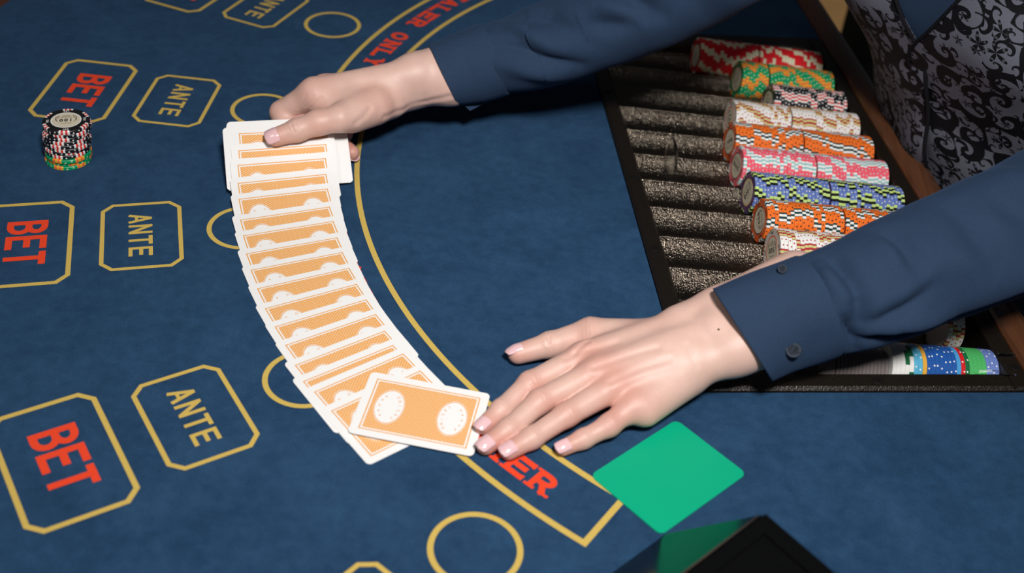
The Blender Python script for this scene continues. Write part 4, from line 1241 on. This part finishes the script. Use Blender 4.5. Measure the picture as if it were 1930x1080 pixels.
o = part('cuff', V, F, M['shirt'], shirt, True); so = o.modifiers.new('t', 'SOLIDIFY'); so.thickness = 0.0018; so.offset = -1
def surf_pt(Vs, px, py):
    """nearest point of a mesh along a sight line"""
    Vs = np.asarray(Vs); ray = nrm(at(px, py, 0)-CAM)
    dd = np.linalg.norm(np.cross(Vs-CAM, ray), axis=1); m_ = Vs[dd < max(4.0, dd.min()+1.0)]
    p_ = m_[np.argmin((m_-CAM)@ray)]
    return CAM+ray*((p_-CAM)@ray)
def button(Vs, px, py, r):
    p_ = surf_pt(Vs, px, py); n_ = nrm(CAM-p_)*0.8+np.array([0, 0, .35]); n_ = nrm(n_)
    p_ = p_+n_*1.6
    mb = MB(); mb.tube([p_-n_*1.6, p_+n_*1.2, p_+n_*1.9, p_+n_*1.9, p_+n_*1.3, p_+n_*1.2], [r*.9, r, r*.93, r*.68, r*.6, 0.1], 22)
    return mb.build('button', M['button'], shirt, False)
button([p_ for r in crings for p_ in r], 1495, 662, 5.6)
button([p_ for r in rings[31:80] for p_ in r]+[p_ for r in crings for p_ in r], 1474, 509, 3.4)
def seam(name, ringset, th_idx, i0, i1, r=0.45, lift=0.5, stitches=True):
    pts = []
    for i in range(i0, min(i1, len(ringset))):
        c_ = np.mean(ringset[i], 0); p_ = np.array(ringset[i][th_idx % len(ringset[i])]); pts.append(p_+nrm(p_-c_)*lift)
    mb = MB(); mb.tube(pts, r, 6); return mb.build(name, M['thread'], shirt, True)
def ring_seam(name, ring, scale=1.004, r=0.4, lift=0.5):
    c_ = np.mean(ring, 0); pts = [p_+nrm(p_-c_)*lift for p_ in ring]+[ring[0]+nrm(ring[0]-c_)*lift]
    mb = MB(); mb.tube(pts, r, 6, False); return mb.build(name, M['thread'], shirt, True)
ring_seam('cuff_stitching', crings[4]); ring_seam('cuff_stitching', crings[28])

# right arm (farther, reaching over the tray)
RST = [((810, 90), (860, 193), 64, 0.85), ((858, 70), (912, 186), 69, 0.92), ((905, 51), (957, 173), 76, 1.0), ((1000, 14), (1046, 160), 94, 1.0), ((1090, -18), (1150, 126), 118, 1.0),
       ((1180, -60), (1248, 90), 145, 1.0), ((1268, -108), (1350, 45), 175, 1.0), ((1350, -160), (1440, -5), 205, 1.0)]
REX = [(W(115, -70, 245), 48), (W(60, -95, 275), 54), (trunk(280)[0]+RGT*108, 58), (trunk(288)[0]+RGT*50, 55)]
rst = stations(RST)
ax_ = nrm(rst[1][0]-rst[0][0]); dep = nrm(np.cross(rst[0][1], ax_)); FLIP_R = 1 if dep@FW < 0 else -1
R_CRE = [(60, 1.9, 128, .65, 5, -3.0), (58, 2.5, 100, 1.4, 5, -3.2), (66, 2.3, 118, 1.2, 7, 2.6), (75, 2.8, 130, 1.7, 7, -3.2), (60, 1.2, 105, .5, 6, 2.0), (110, 2.6, 150, 1.2, 8, -3.0),
         (120, 2.2, 150, 1.4, 8, 2.4), (150, 1.6, 200, 1.2, 7, -3.0), (185, 2.2, 215, 1.2, 8, -4.0), (170, 1.9, 205, 1.1, 8, 2.5)]
R_CRE = [(a, b*FLIP_R, c_, d*FLIP_R, e, f_) for a, b, c_, d, e, f_ in R_CRE]
rings = sleeve_rings(rst, REX, 16, 128, R_CRE, 4.1, 0.9)
V, F = loft(rings[31:], True, False)
o = part('sleeve', V, F, M['shirt'], shirt, True); so = o.modifiers.new('t', 'SOLIDIFY'); so.thickness = 0.001; so.offset = -1
crings = sleeve_rings(rst[:3], [], 16, 128, [], 3.3, 0.4, 1.0, 1.0)
c3 = rst[2][0]; crings.append([c3+(p_-c3)*1.012 for p_ in rings[32]])
V, F = loft(crings, True, False)
o = part('cuff', V, F, M['shirt'], shirt, True); so = o.modifiers.new('t', 'SOLIDIFY'); so.thickness = 0.0018; so.offset = -1
ring_seam('cuff_stitching', crings[30])
seam('sleeve_seam', rings, int(128*0.055)*FLIP_R, 33, 124)
# loose corner of the unbuttoned cuff hanging under the wrist
c0 = np.array(crings[5][0]); 
flap = [at(866, 190, 44), at(886, 209, 36), at(932, 186, 40), at(952, 170, 46), at(905, 176, 46)]
fc = sum(flap)/5
V = flap+[q+np.array([0, 9, -1.2]) for q in flap]
F = [(0, 1, 2, 3, 4), (9, 8, 7, 6, 5)]+[(i, 5+i, 5+(i+1) % 5, (i+1) % 5) for i in range(5)]
part('cuff_flap', V, F, M['shirt'], shirt, False)

# ---- vest: two panels with an open V neck, hem at the waist
def vest_panel(sgn, z0, z1, flare):
    zs = np.linspace(z0, z1, 46); rows_ = []; uvs = []
    for z in zs:
        te = (-0.10 if sgn < 0 else 0.0) if z < 118 else (-0.10 if sgn < 0 else 0.0)+(z-118)/170*(0.65 if sgn < 0 else 0.55)
        tmax = 2.9
        row = []; uvr = []
        for i in range(56):
            f_ = i/55; th = te+(tmax-te)*f_**1.15
            fo = 0.0
            if flare:
                near_ = math.exp(-(th/0.35)**2)
                fo = near_*flare*(1/(1+math.exp((z-95)/16)))*(1+0.4*math.sin(z*0.05+th*6)*math.sin(z*0.023+1))
            fo += 1.6*math.sin(z*0.07+th*5+sgn)*math.exp(-((z-60)/60)**2)
            row.append(trunk_pt(z, sgn*th, 8.0+fo+(4.0 if sgn < 0 else 0)))
            uvr.append((sgn*th*125, z*1.03))
        rows_.append(row); uvs.append(uvr)
    n_ = 56; V = [p_ for r in rows_ for p_ in r]; UVv = [q for r in uvs for q in r]; F = []
    for i in range(45):
        for k_ in range(n_-1):
            a = i*n_+k_
            F.append((a, a+1, a+n_+1, a+n_) if sgn < 0 else (a, a+n_, a+n_+1, a+1))
    o = part('vest_panel', V, F, [M['vest'], M['lining']], person, True)
    ul = o.data.uv_layers.new(name='cloth')
    for lp in o.data.loops: ul.data[lp.index].uv = (UVv[lp.vertex_index][0]*S, UVv[lp.vertex_index][1]*S)
    so = o.modifiers.new('t', 'SOLIDIFY'); so.thickness = 0.003; so.offset = -1; so.material_offset = 1; so.material_offset_rim = 0
    edge = [rows_[i][0] for i in range(46)]
    mb = MB(); mb.tube([p_ for p_ in edge], 1.8, 8); q = mb.build('edge_piping', M['lining'], o, True)
    return o
vr = vest_panel(1, -60, 300, 14.0); tag(vr, 'vest front panel on the side of the far arm')
vl = vest_panel(-1, -60, 300, 3.0); tag(vl, 'vest front panel on the side of the near arm')

# ---- trousers, seat
mb = MB()
hip = W(-190, -70, -190)
for s_ in (-1, 1):
    h0 = hip+RGT*s_*75+np.array([0, 0, -20])
    kn = h0+U3*330+V3*(20 if s_ < 0 else -20)+np.array([0, 0, -30]); an = kn+np.array([0, 0, -440])-U3*20
    mb.tube([h0, h0*.5+kn*.5, kn, kn*.55+an*.45, an], [92, 82, 66, 58, 48], 20)
mb.tube([hip+np.array([0, 0, -70]), hip, hip+np.array([0, 0, 70]), trunk(-120)[0]], [95, 150, 140, 112], 24)
o = mb.build('trousers', M['trouser'], person, True)
stool = thing('dealer_stool', 'black padded stool the dealer sits on behind the rail', 'stool', W(-200, -70, -760))
mb = MB(); mb.tube([W(-200, -70, -350), W(-200, -70, -340), W(-200, -70, -310), W(-200, -70, -300)], [190, 200, 200, 180], 32); mb.build('seat', M['trouser'], stool, True)
mb = MB(); mb.tube([W(-200, -70, -752), W(-200, -70, -345)], 28, 18); mb.build('column', M['dark_metal'], stool, True)
mb = MB(); mb.tube([W(-200, -70, -760), W(-200, -70, -750), W(-200, -70, -735)], [220, 215, 40], 32); mb.build('base', M['dark_metal'], stool, True)

# ================================================================== chair beyond the dealer
chair = thing('upholstered_chair', 'dark green upholstered chair on the floor beyond the dealer', 'chair', W(-465, -570, -760))
def cb(name, u0, u1, v0, v1, z0, z1, bev, mat):
    mb = MB(); mb.box(W(u0, v0, z0), U3*(u1-u0), V3*(v1-v0), Z3*(z1-z0), bev); return mb.build(name, mat, chair)
cb('seat', -690, -250, -740, -400, -330, -250, 25, M['green_cloth'])
cb('backrest', -740, -650, -740, -400, -330, 160, 30, M['green_cloth'])
cb('arm', -660, -250, -399, -340, -330, -120, 20, M['green_cloth'])
cb('arm', -660, -250, -800, -741, -330, -120, 20, M['green_cloth'])
for (u, v) in ((-290, -395), (-290, -785), (-690, -395), (-690, -785)): cb('leg', u, u+40, v, v+40, -760, -330, 4, M['wood'])
